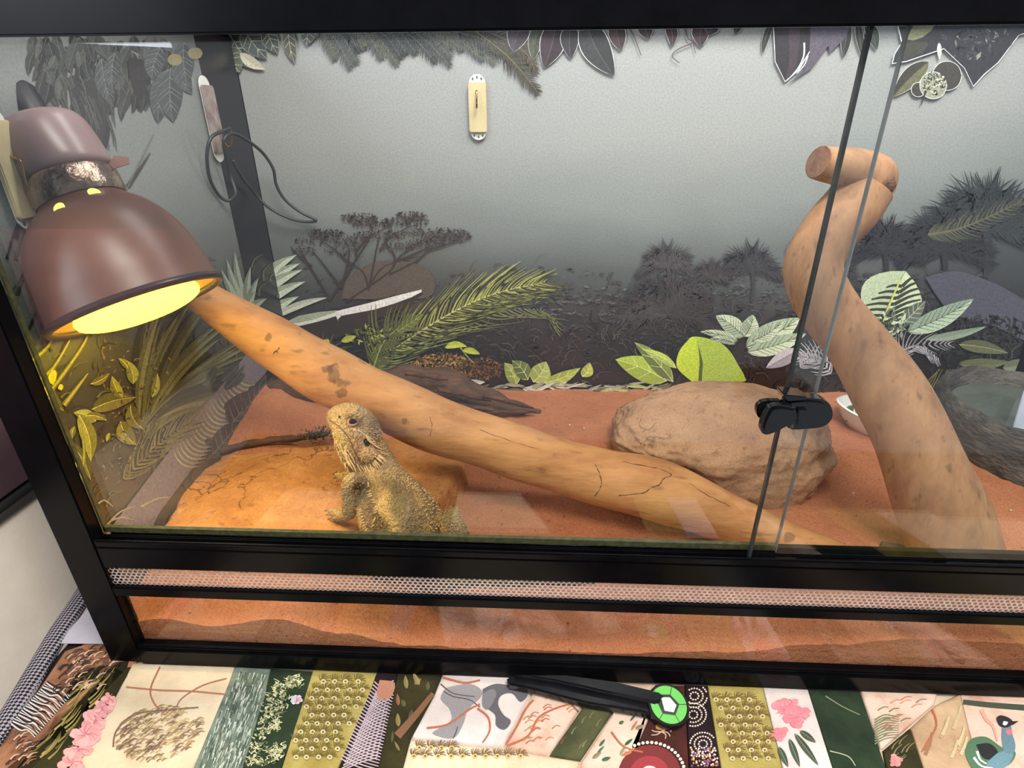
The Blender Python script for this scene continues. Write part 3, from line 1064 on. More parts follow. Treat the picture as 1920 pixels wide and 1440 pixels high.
# boulder
def boulder(name, c, r, m, label, seed, amp=.16, shape=None, sub=6):
    bm = bmesh.new()
    bmesh.ops.create_icosphere(bm, subdivisions=sub, radius=1)
    for v in bm.verts:
        n = v.co.normalized()
        p = Vector((math.copysign(abs(n.x)**.85, n.x), math.copysign(abs(n.y)**.85, n.y), math.copysign(abs(n.z)**.78, n.z)))
        q = n*1.6+Vector((seed, seed*.7, 0))
        d = amp*noise.noise(q)+amp*.45*noise.noise(q*2.6)+amp*.22*noise.noise(q*6)+amp*.11*noise.noise(q*15)+amp*.05*noise.noise(q*34)
        d -= amp*.35*max(0, 1-abs(noise.noise(q*1.9+Vector((5, 5, 5))))*9)*.3
        p *= 1+d
        if shape: p = shape(p)
        v.co = Vector((p.x*r[0], p.y*r[1], p.z*r[2]))+Vector(c)
        v.co.z = max(v.co.z, .022)
    me = bpy.data.meshes.new(name)
    bm.to_mesh(me)
    bm.free()
    o = bpy.data.objects.new(name, me)
    COL.objects.link(o)
    me.materials.append(m)
    me.polygons.foreach_set('use_smooth', [True]*len(me.polygons))
    return tag(o, label, 'rock')


def bshape(p):
    # flatter sloping left, steep notched right
    p = p.copy()
    if p.z > 0: p.z *= 1-.30*max(0, -p.x)
    p.y += -.12*p.x*(1 if p.z < .2 else .3)
    if p.x > .75 and p.z < .05: p.x -= .22*(p.x-.75)/.25*min(1, (.05-p.z)*4)
    return p


boulder('boulder', (.660, .292, .088), (.136, .100, .076), rock_mat('tan_boulder', C(184, 144, 110), C(152, 112, 84), C(172, 132, 100), 10, .8),
        'big tan sandstone boulder behind the black clip', 2.3, amp=.11, shape=bshape)

# ================================================================ wood
def wood_mat(name, a, b, c, stretch=(1, 1, 1), sc=30, bump=.35):
    if name in MATS: return MATS[name]
    m = mat(name, a, b, rough=.7, scale=sc, detail=9, bump=bump, bscale=sc*4, c3=c, stretch=stretch, spec=.3)
    nt = m.node_tree
    bs = nt.nodes['Principled BSDF']
    mpn = [n for n in nt.nodes if n.type == 'MAPPING'][0]
    src = bs.inputs['Base Color'].links[0].from_socket
    # short dark grain flecks and a few stains
    for scale, lo_, hi_, dk in ((110, .60, .70, .62), (15, .66, .76, .60)):
        vo = nt.nodes.new('ShaderNodeTexNoise')
        vo.inputs['Scale'].default_value = scale
        vo.inputs['Detail'].default_value = 7
        nt.links.new(mpn.outputs[0], vo.inputs['Vector'])
        mr = nt.nodes.new('ShaderNodeMapRange')
        mr.inputs[1].default_value, mr.inputs[2].default_value = lo_, hi_
        mr.inputs[3].default_value, mr.inputs[4].default_value = 1, dk
        nt.links.new(vo.outputs[0], mr.inputs[0])
        mx = nt.nodes.new('ShaderNodeMix')
        mx.data_type = 'RGBA'
        mx.blend_type = 'MULTIPLY'
        mx.inputs[0].default_value = 1
        nt.links.new(src, mx.inputs[6])
        nt.links.new(mr.outputs[0], mx.inputs[7])
        src = mx.outputs[2]
    nt.links.new(src, bs.inputs['Base Color'])
    return m


BW = wood_mat('pale_branch', C(196, 142, 90), C(160, 106, 62), C(182, 128, 78), stretch=(.3, 1, 1))
BW2 = wood_mat('grey_branch', C(182, 138, 102), C(146, 108, 80), C(168, 126, 92), stretch=(1, 1, .35))
BARK = wood_mat('dark_bark', C(106, 74, 54), C(66, 48, 38), C(90, 64, 48), stretch=(1, 3, 3), sc=24, bump=.8)


def limb(pts, k=8):
    """pts: (px, py, Y, width_px) -> smoothed 3D centreline and radii"""
    P3 = [ay(x, y, Y) for x, y, Y, _ in pts]
    rd = [w_*.5*mpp(p) for p, (_, _, _, w_) in zip(P3, pts)]
    q = cat_rom(P3, k)
    rr = cat_rom([Vector((r, 0, 0)) for r in rd], k)
    return q, [r.x for r in rr]


q, rr = limb([(345, 532, .225, 60), (392, 566, .222, 70), (440, 596, .22, 82), (520, 648, .216, 98), (620, 706, .21, 106), (720, 754, .205, 110), (830, 800, .20, 106), (940, 838, .194, 102), (1050, 872, .188, 102), (1140, 898, .18, 106), (1215, 912, .173, 114), (1290, 942, .164, 106), (1380, 980, .153, 90), (1470, 1010, .142, 70), (1560, 1034, .131, 46), (1610, 1048, .125, 22)])
def add_stains(m, spots):
    nt = m.node_tree
    bs = nt.nodes['Principled BSDF']
    tc = [n for n in nt.nodes if n.type == 'TEX_COORD'][0]
    src = bs.inputs['Base Color'].links[0].from_socket
    nz = nt.nodes.new('ShaderNodeTexNoise')
    nz.inputs['Scale'].default_value = 90
    nz.inputs['Detail'].default_value = 6
    nt.links.new(tc.outputs['Object'], nz.inputs['Vector'])
    for p, r in spots:
        d = nt.nodes.new('ShaderNodeVectorMath')
        d.operation = 'DISTANCE'
        d.inputs[1].default_value = p
        nt.links.new(tc.outputs['Object'], d.inputs[0])
        ma = nt.nodes.new('ShaderNodeMath')
        ma.operation = 'MULTIPLY_ADD'
        ma.inputs[1].default_value = r*2.6
        nt.links.new(nz.outputs[0], ma.inputs[0])
        nt.links.new(d.outputs['Value'], ma.inputs[2])
        mr = nt.nodes.new('ShaderNodeMapRange')
        mr.inputs[1].default_value, mr.inputs[2].default_value = r*1.85, r*2.15
        mr.inputs[3].default_value, mr.inputs[4].default_value = .5, 1
        nt.links.new(ma.outputs[0], mr.inputs[0])
        mx = nt.nodes.new('ShaderNodeMix')
        mx.data_type = 'RGBA'
        mx.blend_type = 'MULTIPLY'
        mx.inputs[0].default_value = 1
        nt.links.new(src, mx.inputs[6])
        nt.links.new(mr.outputs[0], mx.inputs[7])
        src = mx.outputs[2]
    nt.links.new(src, bs.inputs['Base Color'])


br = thing('branch', q[len(q)//2], 'long smooth branch running diagonally from under the lamp to the sand', 'branch')
k = MB()
k.tube(q, rr, 28, amp=.10, nsc=16, seed=3)
k.build('trunk', BW, br, smooth=True, auto=60)
# cracks and the torn edge of the bark flap, laid on the wood surface
_bm = bmesh.new()
_bm.from_mesh(br.children[0].data)
_bm.transform(Matrix.Translation(Vector(br['_o'])))
_bv = BVHTree.FromBMesh(_bm)
_bm.free()
sp_ = []
for x, y, r_ in [(626, 700, .011), (640, 718, .009), (614, 692, .007), (503, 634, .006), (643, 738, .008), (520, 660, .004), (1480, 1008, .008), (760, 790, .006)]:
    loc, nor, _, _ = _bv.ray_cast(CAM, ray(x, y).normalized())
    if loc: sp_.append((tuple(loc-Vector(br['_o'])), r_))
add_stains(BW, sp_)
CRK = mat('crack_dark', C(92, 60, 38), C(70, 46, 30), rough=.9)
for row, r_ in [([(1116, 872), (1126, 892), (1127, 912), (1116, 930)], .0006), ([(1168, 866), (1200, 872), (1232, 878), (1258, 890), (1244, 897), (1238, 908), (1222, 914), (1206, 924), (1160, 929)], .0007),
                ([(512, 664), (520, 656), (524, 652)], .0009), ([(806, 782), (810, 800), (806, 818)], .0004), ([(1290, 905), (1330, 930), (1370, 950)], .0005), ([(900, 806), (960, 828), (1010, 842)], .0004)]:
    q_ = cat_rom([Vector((a, b, 0)) for a, b in row], 6)
    pts = []
    for p in q_:
        loc, nor, _, _ = _bv.ray_cast(CAM, ray(p.x+random.uniform(-.8, .8), p.y+random.uniform(-.8, .8)).normalized())
        if loc: pts.append(loc-nor*r_*.4)
    if len(pts) > 2:
        k = MB()
        k.tube(pts, [r_*random.uniform(.5, 1.2) for _ in pts], 6)
        k.build('crack', CRK, br, smooth=True)
q, rr = limb([(1800, 1075, .112, 165), (1790, 1030, .117, 158), (1768, 960, .125, 146), (1735, 880, .138, 138), (1695, 790, .155, 134), (1655, 715, .172, 124), (1610, 650, .19, 112), (1562, 590, .205, 104), (1532, 535, .215, 100), (1528, 490, .225, 100), (1552, 440, .235, 104), (1592, 395, .245, 106), (1626, 350, .25, 100)])
b2 = thing('branch', q[0], 'twisted upright branch with a sawn hooked top at the right', 'branch')
k = MB()
k.tube(q, rr, 28, amp=.10, nsc=14, seed=9)
k.build('trunk', BW2, b2, smooth=True, auto=60)
# hooked head with sawn end
q, rr = limb([(1650, 372, .246, 46), (1636, 338, .25, 84), (1606, 318, .248, 72), (1575, 312, .244, 66), (1550, 308, .24, 62), (1535, 304, .237, 60)])
k = MB()
k.tube(q, rr, 24, amp=.10, nsc=18, seed=4)
k.build('hooked_end', BW2, b2, smooth=True, auto=40)
k = MB()
c0, c1 = q[-1], q[-1]+(q[-1]-q[-4]).normalized()*.0012
k.tube([c0, c1], [rr[-1]*.97, rr[-1]*.95], 20)
k.build('sawn_face', wood_mat('sawn', C(150, 112, 92), C(120, 88, 74), C(140, 104, 84)), b2)
k = MB()
k.tube([ay(1655, 350, .238), ay(1670, 348, .236), ay(1676, 350, .236)], [.012, .010, .003], 12, amp=.3, nsc=90)
k.tube([ay(1650, 372, .238), ay(1664, 372, .236), ay(1668, 374, .236)], [.009, .007, .002], 10, amp=.3, nsc=90)
k.build('broken_stub', BARK, b2, smooth=True)

# driftwood behind
q, rr = limb([(505, 742, .40, 44), (540, 736, .40, 62), (610, 730, .41, 78), (690, 728, .42, 80), (760, 722, .43, 74), (820, 730, .43, 74), (880, 748, .425, 68), (930, 764, .42, 52), (975, 776, .415, 34), (1014, 772, .41, 8)])
dw = thing('driftwood_log', q[10], 'dark weathered driftwood log lying against the rear wall behind the branch', 'log')
k = MB()
rings_amp = .30
k.tube(q, rr, 30, amp=.32, nsc=22, seed=12)
k.build('log', BARK, dw, smooth=True, auto=50)
for a, b_ in [((690, 690), (672, 684)), ((905, 742), (1000, 765)), ((760, 700), (840, 712)), ((820, 730), (920, 752)), ((860, 760), (985, 778)), ((880, 775), (1006, 772))]:
    k = MB()
    p, e = ay(a[0], a[1], .385), ay(b_[0], b_[1], .395)
    m_ = (p+e)/2+Vector((0, -.004, .003))
    k.tube(cat_rom([p, m_, e], 5), [.004]*8+[.003, .002, .001], 8, amp=.5, nsc=80)
    k.build('splinter', BARK, dw, smooth=True)

# stubs at the foot of the right branch and behind the boulder
k = MB()
k.tube([ay(1652, 1020, .13), ay(1680, 1032, .125), ay(1715, 1050, .118)], [.003, .009, .013], 12, amp=.5, nsc=60, seed=3)
tag(k.build('wood_chip', BARK, smooth=True), 'small dark wood chip half buried beside the upright branch foot', 'wood chip')
k = MB()
k.prism([ay(1518, 872, .24), ay(1531, 846, .245), ay(1545, 882, .235), ay(1528, 868, .24)], (.003, .012, 0))
tag(k.build('wood_splinter', mat('splinter', C(120, 92, 74), C(86, 66, 54), scale=80), bevel=.001), 'thin pointed splinter stuck in the sand at the right side of the boulder', 'splinter')

k = MB()
k.tube(cat_rom([az(402, 852, .088), az(450, 836, .092), az(520, 824, .094), az(575, 820, .094), az(618, 812, .094)], 5), [.002]+[.0045]*18+[.004, .001], 10, amp=.6, nsc=70, seed=6)
tag(k.build('bark_strip', BARK, smooth=True), 'thin dark bark strip along the back edge of the orange slab', 'bark')

# moss tuft
k = MB()
c0 = az(600, 818, .098)
for i in range(160):
    p = c0+Vector((random.gauss(0, .010), random.gauss(0, .008), random.uniform(-.002, .004)))
    d = Vector((random.uniform(-1, 1), random.uniform(-1, 1), random.uniform(.2, 1.2))).normalized()*random.uniform(.004, .010)
    s_ = d.cross(Vector((.3, .2, 1))).normalized()*.0014
    k.add([p-s_, p+s_, p+d], [(0, 1, 2)])
tag(k.build('moss_tuft', mat('moss', C(46, 42, 26), C(86, 84, 48), rough=.9, scale=200)), 'dark dry moss tuft behind the orange slab beside the lizard', 'moss')

# ================================================================ food bowl and water dish
bc = az(1664, 776, .090)
bc.z = sand_z(bc.x, bc.y)
BZ = bc.z-.006
bowl = thing('food_bowl', (bc.x, bc.y, BZ), 'white oval food bowl behind the upright branch', 'bowl')
k = MB()
rings = []
NB = 40
def bring(s, z, tip):
    r = []
    for j in range(NB):
        a = 2*math.pi*j/NB
        x, y = math.cos(a), math.sin(a)
        r.append(Vector((bc.x+.072*s*x, bc.y+.052*s*y, BZ+z+tip*abs(x)**3)))
    return r
prof = [(.55, .0, 0), (.72, .006, 0), (.88, .020, .003), (.97, .032, .006), (1.0, .035, .007), (.96, .036, .007), (.90, .029, .005), (.78, .014, .001), (.60, .006, 0), (.3, .004, 0)]
k.ring_loft([bring(*p) for p in prof])
k.build('bowl_body', mat('white_ceramic', C(236, 236, 228), C(226, 224, 214), rough=.2, scale=20, coat=.4), bowl, smooth=True, auto=60)
leafm = []
for i in range(3):
    k = MB()
    n_ = 5
    vs = []
    L_ = .019
    for a in range(n_+1):
        u = a/n_
        h = .0062*math.sin(math.pi*u)**.7
        zc = .004*math.sin(u*3+i)
        vs += [(u*L_-L_/2, -h, zc+.002), (u*L_-L_/2, 0, zc), (u*L_-L_/2, h, zc+.002)]
    k.add(vs, [(a*3+b, a*3+b+1, a*3+b+4, a*3+b+3) for a in range(n_) for b in range(2)])
    o = k.build('salad_leaf', mat('leaf_green%d' % i, [C(96, 116, 62), C(70, 92, 52), C(126, 140, 92)][i], [C(120, 138, 80), C(56, 76, 44), C(100, 116, 70)][i], rough=.5, scale=120), smooth=True)
    leafm.append(o)
for i in range(26):
    o = leafm[i] if i < 3 else leafm[i % 3].copy()
    if i >= 3: COL.objects.link(o)
    a, r_ = i*2.4, .038*math.sqrt((i+.5)/26)
    o.location = (bc.x-.012+r_*1.15*math.cos(a), bc.y+r_*.62*math.sin(a), BZ+.019+.014*(1-r_/.038)+random.uniform(0, .004))
    o.rotation_euler = (random.uniform(-.5, .5), random.uniform(-.5, .5), random.uniform(0, 6.28))
    tag(o, 'chopped green salad leaf in the white food bowl', 'salad leaf', 'greens in the white food bowl')

dc = Vector((1.088, .335, 0))
dish = thing('water_dish', (dc.x, dc.y, .05), 'dark grey rock-textured water dish at the right edge', 'water dish')
ND = 90
def dring(s, z, amp, wav):
    r = []
    for j in range(ND):
        a = 2*math.pi*j/ND
        v = Vector((math.cos(a)*1.4, math.sin(a)*1.4, z*22))
        f = 1+amp*noise.noise(v*1.6)+amp*.6*noise.noise(v*5)+amp*.3*noise.noise(v*13)
        zz = z+wav*(noise.noise(v*1.2+Vector((7, 0, 0)))+.4*noise.noise(v*4))
        r.append(Vector((dc.x+.108*s*f*math.cos(a), dc.y+.120*s*f*math.sin(a), zz)))
    return r
k = MB()
pr_ = [(.98, .045, .06, 0), (1.02, .062, .07, 0), (1.02, .082, .07, 0), (1.0, .10, .06, .002), (.97, .118, .05, .005), (.94, .133, .04, .007), (.90, .139, .03, .007), (.86, .134, .03, .006), (.82, .122, .03, .004), (.78, .108, .03, .002), (.70, .096, .03, 0), (.4, .088, .02, 0), (.1, .086, 0, 0)]
k.ring_loft([dring(*p) for p in pr_])
k.build('dish_body', mat('grey_rock_resin', C(98, 92, 84), C(46, 43, 40), rough=.6, scale=26, detail=10, bump=.9, bscale=90, c3=C(72, 67, 61), stretch=(1, 1, 2.5)), dish, smooth=True, auto=50)
k = MB()
k.add([dring(.80, .117, .02, 0)[j] for j in range(ND)], [tuple(range(ND))])
k.build('water', mat('water', C(96, 102, 92), C(78, 84, 76), rough=.06, scale=12, spec=.6), dish)
# white reflection on the dish water, built as a solid sheet
k = MB()
k.prism([ay(1921, 735, .30), ay(1898, 812, .29), ay(1925, 824, .285), ay(1990, 850, .28), ay(1990, 735, .30)], (.0, .002, .0))
tag(k.build('white_glint', mat('glint', C(220, 224, 238), C(206, 212, 228), rough=.5)), 'white reflection at the grey water dish, built as a solid sheet', 'glint')

# feed pellets on the sand
for i, (x, y) in enumerate([(1637, 831), (1600, 925), (1895, 957), (1095, 803), (1068, 797), (1526, 876)]):
    p = az(x, y, .055)
    for _ in range(4): p = az(x, y, sand_z(p.x, p.y)+.001)
    k = MB()
    k.lathe([(.0004, -.0014), (.0013, -.001), (.0016, 0), (.0013, .001), (.0004, .0014)], p, (random.uniform(-1, 1), random.uniform(-1, 1), .3), 8)
    tag(k.build('feed_pellet', mat('pellet', C(228, 206, 176), C(206, 180, 150)), smooth=True), 'tiny pale crumb lying on the red sand', 'crumb', 'pale crumbs on the sand')

# ================================================================ dome lamp
lc = ay(262, 574, .090)
vdir = (lc-CAM).normalized()
axis = (RT*-.42+UP*1.0+FW*-.22).normalized()
RD = .0690
lamp = thing('dome_lamp', lc, 'brown metal dome heat lamp with a glowing bulb at the upper left', 'lamp')
prof = [(RD, 0), (RD*.985, .012), (RD*.965, .028), (RD*.90, .050), (RD*.79, .068), (RD*.64, .082), (RD*.50, .090), (RD*.44, .097)]
inner = [(r-.0016, h-.0006) for r, h in prof[::-1]]
prof = [Vector((r, h, 0)) for r, h in prof]
ps = [(p.x, p.y) for p in cat_rom(prof, 4)]
pin = [(r-.0016, h) for r, h in ps[::-1]]
k = MB()
k.lathe(ps+pin, lc, axis, 64, close=True)
shade = k.build('dome_shade', mat('brown_enamel', C(118, 78, 60), C(98, 66, 54), rough=.38, scale=9, spec=.5), lamp, smooth=True, auto=50)
k = MB()
k.lathe([(RD+.0034*math.cos(a*math.pi/4)-.0004, .0008+.0034*math.sin(a*math.pi/4)) for a in range(8)], lc, axis, 64, close=True)
k.build('rim', mat('rim', C(58, 46, 46), C(46, 38, 40), rough=.3), shade, smooth=True)
hc = .097
k = MB()
k.lathe([(.0335, hc-.004), (.0350, hc), (.0350, hc+.014), (.0335, hc+.017), (.020, hc+.018)], lc, axis, 48)
coll = k.build('clamp_collar', mat('chrome_band', C(190, 168, 150), C(120, 96, 84), rough=.16, metal=.9, scale=60, bump=.25), lamp, smooth=True, auto=40)
k = MB()
side = axis.cross(vdir).normalized()
if side.x < 0: side = -side
bp = lc+axis*(hc+.014)+side*.031-vdir*.012
k.prism([bp, bp+side*.014+axis*.001, bp+side*.016+axis*.006, bp+side*.006+axis*.010, bp+axis*.005], -vdir*.002)
k.build('clamp_screw_tab', mat('copper_tab', C(112, 72, 58), C(84, 54, 46), rough=.45, metal=.3), coll)
k = MB()
cb = hc+.017
ps = cat_rom([Vector(t) for t in [(.030, cb, 0), (.0345, cb+.004, 0), (.0350, cb+.012, 0), (.0335, cb+.028, 0), (.031, cb+.041, 0), (.026, cb+.047, 0), (.012, cb+.050, 0), (.006, cb+.051, 0)]], 4)
k.lathe([(p.x, p.y) for p in ps], lc, axis, 48)
k.build('socket_cap', mat('grey_brown_cap', C(150, 126, 124), C(138, 116, 116), rough=.3, scale=12), lamp, smooth=True, auto=60)
k = MB()
k.lathe([(.011, cb+.044), (.0115, cb+.050), (.0095, cb+.074), (.0065, cb+.078), (.004, cb+.079)], lc, axis, 24)
k.build('strain_relief', mat('dark_rubber', C(44, 40, 46), C(36, 33, 38), rough=.5), lamp, smooth=True, auto=40)
k = MB()
t0 = lc+axis*(cb+.076)
k.tube(cat_rom([t0, t0+axis*.02+Vector((-.004, .0, 0)), t0+axis*.05+Vector((-.004, .02, 0)), t0+axis*.07+Vector((.0, .05, .02))], 6), .0038, 10)
k.build('power_cord', mat('dark_rubber', C(44, 40, 46)), lamp, smooth=True)
# slots in the neck that glow
for px, py in [(178, 362), (112, 391)]:
    p = ay(px, py, .088)
    h = (p-lc).dot(axis)
# bulb
k = MB()
ps = cat_rom([Vector(t) for t in [(.012, .060, 0), (.020, .050, 0), (.040, .022, 0), (.049, .004, 0), (.050, -.001, 0), (.046, -.006, 0), (.032, -.0105, 0), (.012, -.0125, 0), (.0005, -.013, 0)]], 4)
k.lathe([(p.x, p.y) for p in ps], lc, axis, 48)
bm_, nt, b = nmat('glowing_bulb')
b.inputs['Base Color'].default_value = (1, .9, .6, 1)
b.inputs['Emission Color'].default_value = (1, .74, .017, 1)
b.inputs['Emission Strength'].default_value = 15
k.build('bulb', bm_, lamp, smooth=True)
sl = bpy.data.lights.new('bulb_light', 'SPOT')
sl.energy = 1.3
sl.color = (1, .72, .42)
sl.spot_size = math.radians(168)
sl.spot_blend = 1
sl.shadow_soft_size = .02
so = bpy.data.objects.new('bulb_light', sl)
COL.objects.link(so)
so.parent = lamp
so.location = -axis*.042
so.rotation_euler = (-axis).to_track_quat('-Z', 'Y').to_euler()
# glowing vent holes round the neck
for px, py, tl in [(177, 362, .3), (112, 391, .2)]:
    d = ray(px, py)
    o_ = lc-CAM
    # nearest point on a cone near the neck: step along the ray
    best = None
    for s_ in range(400):
        p = CAM+d*(.3+.001*s_)
        h = (p-lc).dot(axis)
        r_ = ((p-lc)-axis*h).length
        pr2 = interp([0, .028, .05, .068, .082, .09, .097], [RD, RD*.965, RD*.9, RD*.79, RD*.64, RD*.5, RD*.44], h)
        if r_ <= pr2+.0005 and -.002 < h < .1:
            best = p
            break
    if best:
        h = (best-lc).dot(axis)
        nr = ((best-lc)-axis*h).normalized()
        nr = (nr+axis*.6).normalized()
        k = MB()
        tt = nr.cross(axis).normalized()
        uu = nr.cross(tt)
        k.add([best+nr*.0006+tt*.0044*math.cos(a*.524)+uu*.0054*math.sin(a*.524) for a in range(12)], [tuple(range(12))])
        m_, nt, b = nmat('lit_vent_hole')
        b.inputs['Base Color'].default_value = (.8, .8, .2, 1)
        b.inputs['Emission Color'].default_value = (.85, .9, .16, 1)
        b.inputs['Emission Strength'].default_value = .85
        k.build('vent_hole', m_, shade)

# ================================================================ adhesive hooks and the loose cable
def hook(c, ux, uy, n, L_, W_, label, wire, plate_m, arrows=True):
    """strip of length L_ along uy, width W_ along ux, on surface normal n"""
    h = thing('adhesive_hook', c, label, 'hook', None)
    def P3(a, b, z=0): return c+ux*a+uy*b+n*z
    k = MB()
    pts = []
    for i in range(9):
        t = math.pi*i/8
        pts.append((W_*.46*math.cos(t), L_*.5-W_*.46+W_*.46*math.sin(t)))
    for i in range(9):
        t = math.pi+math.pi*i/8
        pts.append((W_*.46*math.cos(t), -L_*.5+W_*.46+W_*.46*math.sin(t)))
    k.prism([P3(a, b, .0002) for a, b in pts], n*.001)
    st = k.build('adhesive_strip', WHITE, h)
    k = MB()
    w2, l2 = W_*.5, L_*.5-W_*.40
    r = W_*.14
    pts = []
    for sx, sy, a0 in [(1, 1, 0), (-1, 1, 1), (-1, -1, 2), (1, -1, 3)]:
        for i in range(5):
            t = math.pi/2*(a0+i/4)
            pts.append((sx*(w2-r)+r*math.cos(t), sy*(l2-r)+r*math.sin(t)))
    k.prism([P3(a, b, .0012) for a, b in pts], n*.004)
    k.build('hook_plate', plate_m, h, bevel=.0008)
    if arrows:
        k = MB()
        for sg in (1, -1):
            for i in (-1, 0, 1):
                x, y = i*W_*.24, sg*(L_*.5-W_*(.17 if i == 0 else .24))
                a = W_*.07
                k.add([P3(x-a*.5, y-sg*a, .0014), P3(x+a*.5, y-sg*a, .0014), P3(x+a*.5, y, .0014), P3(x+a, y, .0014), P3(x, y+sg*a*1.2, .0014), P3(x-a, y, .0014), P3(x-a*.5, y, .0014)], [tuple(range(7))])
        tag(k.build('arrow_marks', mat('arrow_grey', C(92, 90, 92), rough=.6), st), kind='stuff')
    k = MB()
    k.tube(cat_rom([P3(*p) for p in wire], 5), .0011, 8)
    k.build('wire_hook', mat('brass_wire', C(196, 160, 110), C(140, 104, 70), rough=.2, metal=.9), h, smooth=True)
    return h


TAN = mat('tan_plate', C(222, 206, 162), C(206, 190, 146), rough=.4, scale=30)
c0 = ay(896, 202, YB-.004)
up_ = (ay(893, 140, YB-.004)-ay(899, 264, YB-.004))
LH = up_.length
hook(c0, Vector((1, 0, 0)), Vector((0, 0, 1)), Vector((0, -1, 0)), LH, LH*.30, 'small tan adhesive hook on the misty rear poster',
     [(-.001, .020, .005), (0, .020, .010), (0, .010, .013), (0, .002, .012), (0, .0, .017), (.0005, .006, .020)], TAN)
# left wall hook that carries the lamp
c1 = ax(18, 320, XL+.004)
d1 = Vector((0, .0, 1))
hook(c1, Vector((0, 1, 0)), d1, Vector((1, 0, 0)), .090, .024, 'tan adhesive hook on the left wall beside the lamp socket',
     [(0, .01, .005), (0, .006, .012), (-.002, -.010, .012), (.0, -.020, .018), (.004, -.021, .030), (.008, -.019, .036)], TAN)
c2 = ax(396, 225, XL+.0032)
hook(c2, Vector((0, 1, 0)), Vector((0, .0, 1)), Vector((1, 0, 0)), .098, .026, 'pale weathered adhesive hook on the left wall near the rear corner',
     [(0, -.012, .005), (0, -.014, .010), (0, -.028, .012), (.0, -.030, .018), (.0, -.018, .022), (0, -.008, .022)], mat('aged_plate', C(172, 160, 156), C(122, 104, 98), rough=.5, scale=60), arrows=False)
k = MB()
loop = [(432, 240, .40), (418, 246, .385), (396, 258, .375), (388, 292, .37), (394, 336, .37), (412, 368, .375), (430, 376, .38), (442, 362, .385), (432, 330, .39), (424, 296, .395), (420, 262, .40), (436, 250, .41), (462, 262, .43), (492, 286, .45), (512, 316, .46), (518, 346, .465), (534, 374, .47), (564, 398, .475), (592, 412, .478), (584, 416, .478), (560, 414, .475), (530, 404, .47), (500, 386, .465), (474, 358, .455), (452, 330, .44), (436, 300, .42)]
loop = [(x, y, min(Y, .350+(x-388)*.0009) if x < 470 else Y) for x, y, Y in loop]
k.tube(cat_rom([ay(x, y, Y) for x, y, Y in loop], 6), .0021, 10)
tag(k.build('loose_cable', mat('cable_grey', C(52, 54, 56), C(42, 43, 45), rough=.45), smooth=True), 'thin dark cable looped over the hook in the rear left corner', 'cable')
# ================================================================ bearded dragon
def pair_ring(top, bot, Y, half, n=28, e=2.2):
    a, b = ay(top[0], top[1], Y), ay(bot[0], bot[1], Y)
    c = (a+b)/2
    v = (c-CAM).normalized()
    u = (a-b)/2
    u = u-v*u.dot(v)
    r = []
    for j in range(n):
        t = 2*math.pi*j/n
        cs, sn = math.cos(t), math.sin(t)
        r.append(c+u*math.copysign(abs(cs)**(2/e), cs)+v*half*math.copysign(abs(sn)**(2/e), sn))
    return r


def smooth_rings(S, k=3):
    A = cat_rom([Vector((t[0][0], t[0][1], t[2])) for t in S], k)
    B = cat_rom([Vector((t[1][0], t[1][1], t[3])) for t in S], k)
    return [pair_ring((a.x, a.y), (b.x, b.y), a.z, b.z) for a, b in zip(A, B)]


k = MB()
body = [((721, 822), (668, 886), .142, .024), ((738, 852), (672, 896), .136, .025), ((755, 876), (670, 915), .128, .029), ((778, 898), (669, 940), .117, .033), ((803, 920), (675, 965), .105, .036),
        ((828, 950), (683, 997), .092, .037), ((850, 1000), (700, 1040), .078, .035), ((856, 1052), (752, 1082), .066, .028), ((880, 1074), (826, 1100), .055, .016), ((950, 1078), (915, 1101), .048, .011), ((1040, 1084), (1022, 1099), .044, .007), ((1120, 1089), (1112, 1097), .042, .003)]
k.ring_loft(smooth_rings(body))
head = [((716, 842), (676, 890), .140, .020), ((719, 826), (660, 886), .141, .027), ((713, 800), (646, 872), .142, .0275), ((704, 780), (634, 848), .143, .025), ((688, 764), (627, 824), .145, .0215),
        ((668, 755), (621, 806), .147, .0180), ((645, 755), (615, 793), .149, .0135), ((626, 762), (611, 784), .150, .0095), ((617, 768), (612, 778), .1505, .005)]
k.ring_loft(smooth_rings(head))
def blob_tube(pts):
    P3 = [ay(x, y, Y) for x, y, Y, r in pts]
    rd = [r for *_, r in pts]
    q = cat_rom(P3, 5)
    rr = [t.x for t in cat_rom([Vector((r, 0, 0)) for r in rd], 5)]
    k.tube(q, rr, 14)
# brow ridge and cheek pad, thigh, limbs
blob_tube([(652, 778, .128, .004), (664, 774, .125, .0062), (678, 784, .124, .005)])
blob_tube([(678, 846, .124, .009), (696, 852, .123, .010), (708, 844, .126, .007)])
blob_tube([(826, 985, .080, .012), (842, 970, .074, .010), (850, 990, .068, .013), (854, 1018, .062, .015), (850, 1050, .055, .012)])
# near foreleg
blob_tube([(702, 912, .112, .012), (680, 904, .106, .0095), (660, 900, .100, .0080), (652, 912, .096, .0070), (653, 930, .095, .0072), (655, 948, .096, .0078), (654, 962, .098, .0072), (645, 967, .100, .0058), (636, 967, .104, .0050)])
for tip, mid in [((613, 957), (626, 958)), ((614, 965), (626, 963)), ((618, 973), (628, 970)), ((629, 979), (634, 974)), ((624, 954), (632, 958))]:
    blob_tube([(640, 967, .103, .0040), (mid[0], mid[1], .108, .0024), (tip[0], tip[1], .112, .0013)])
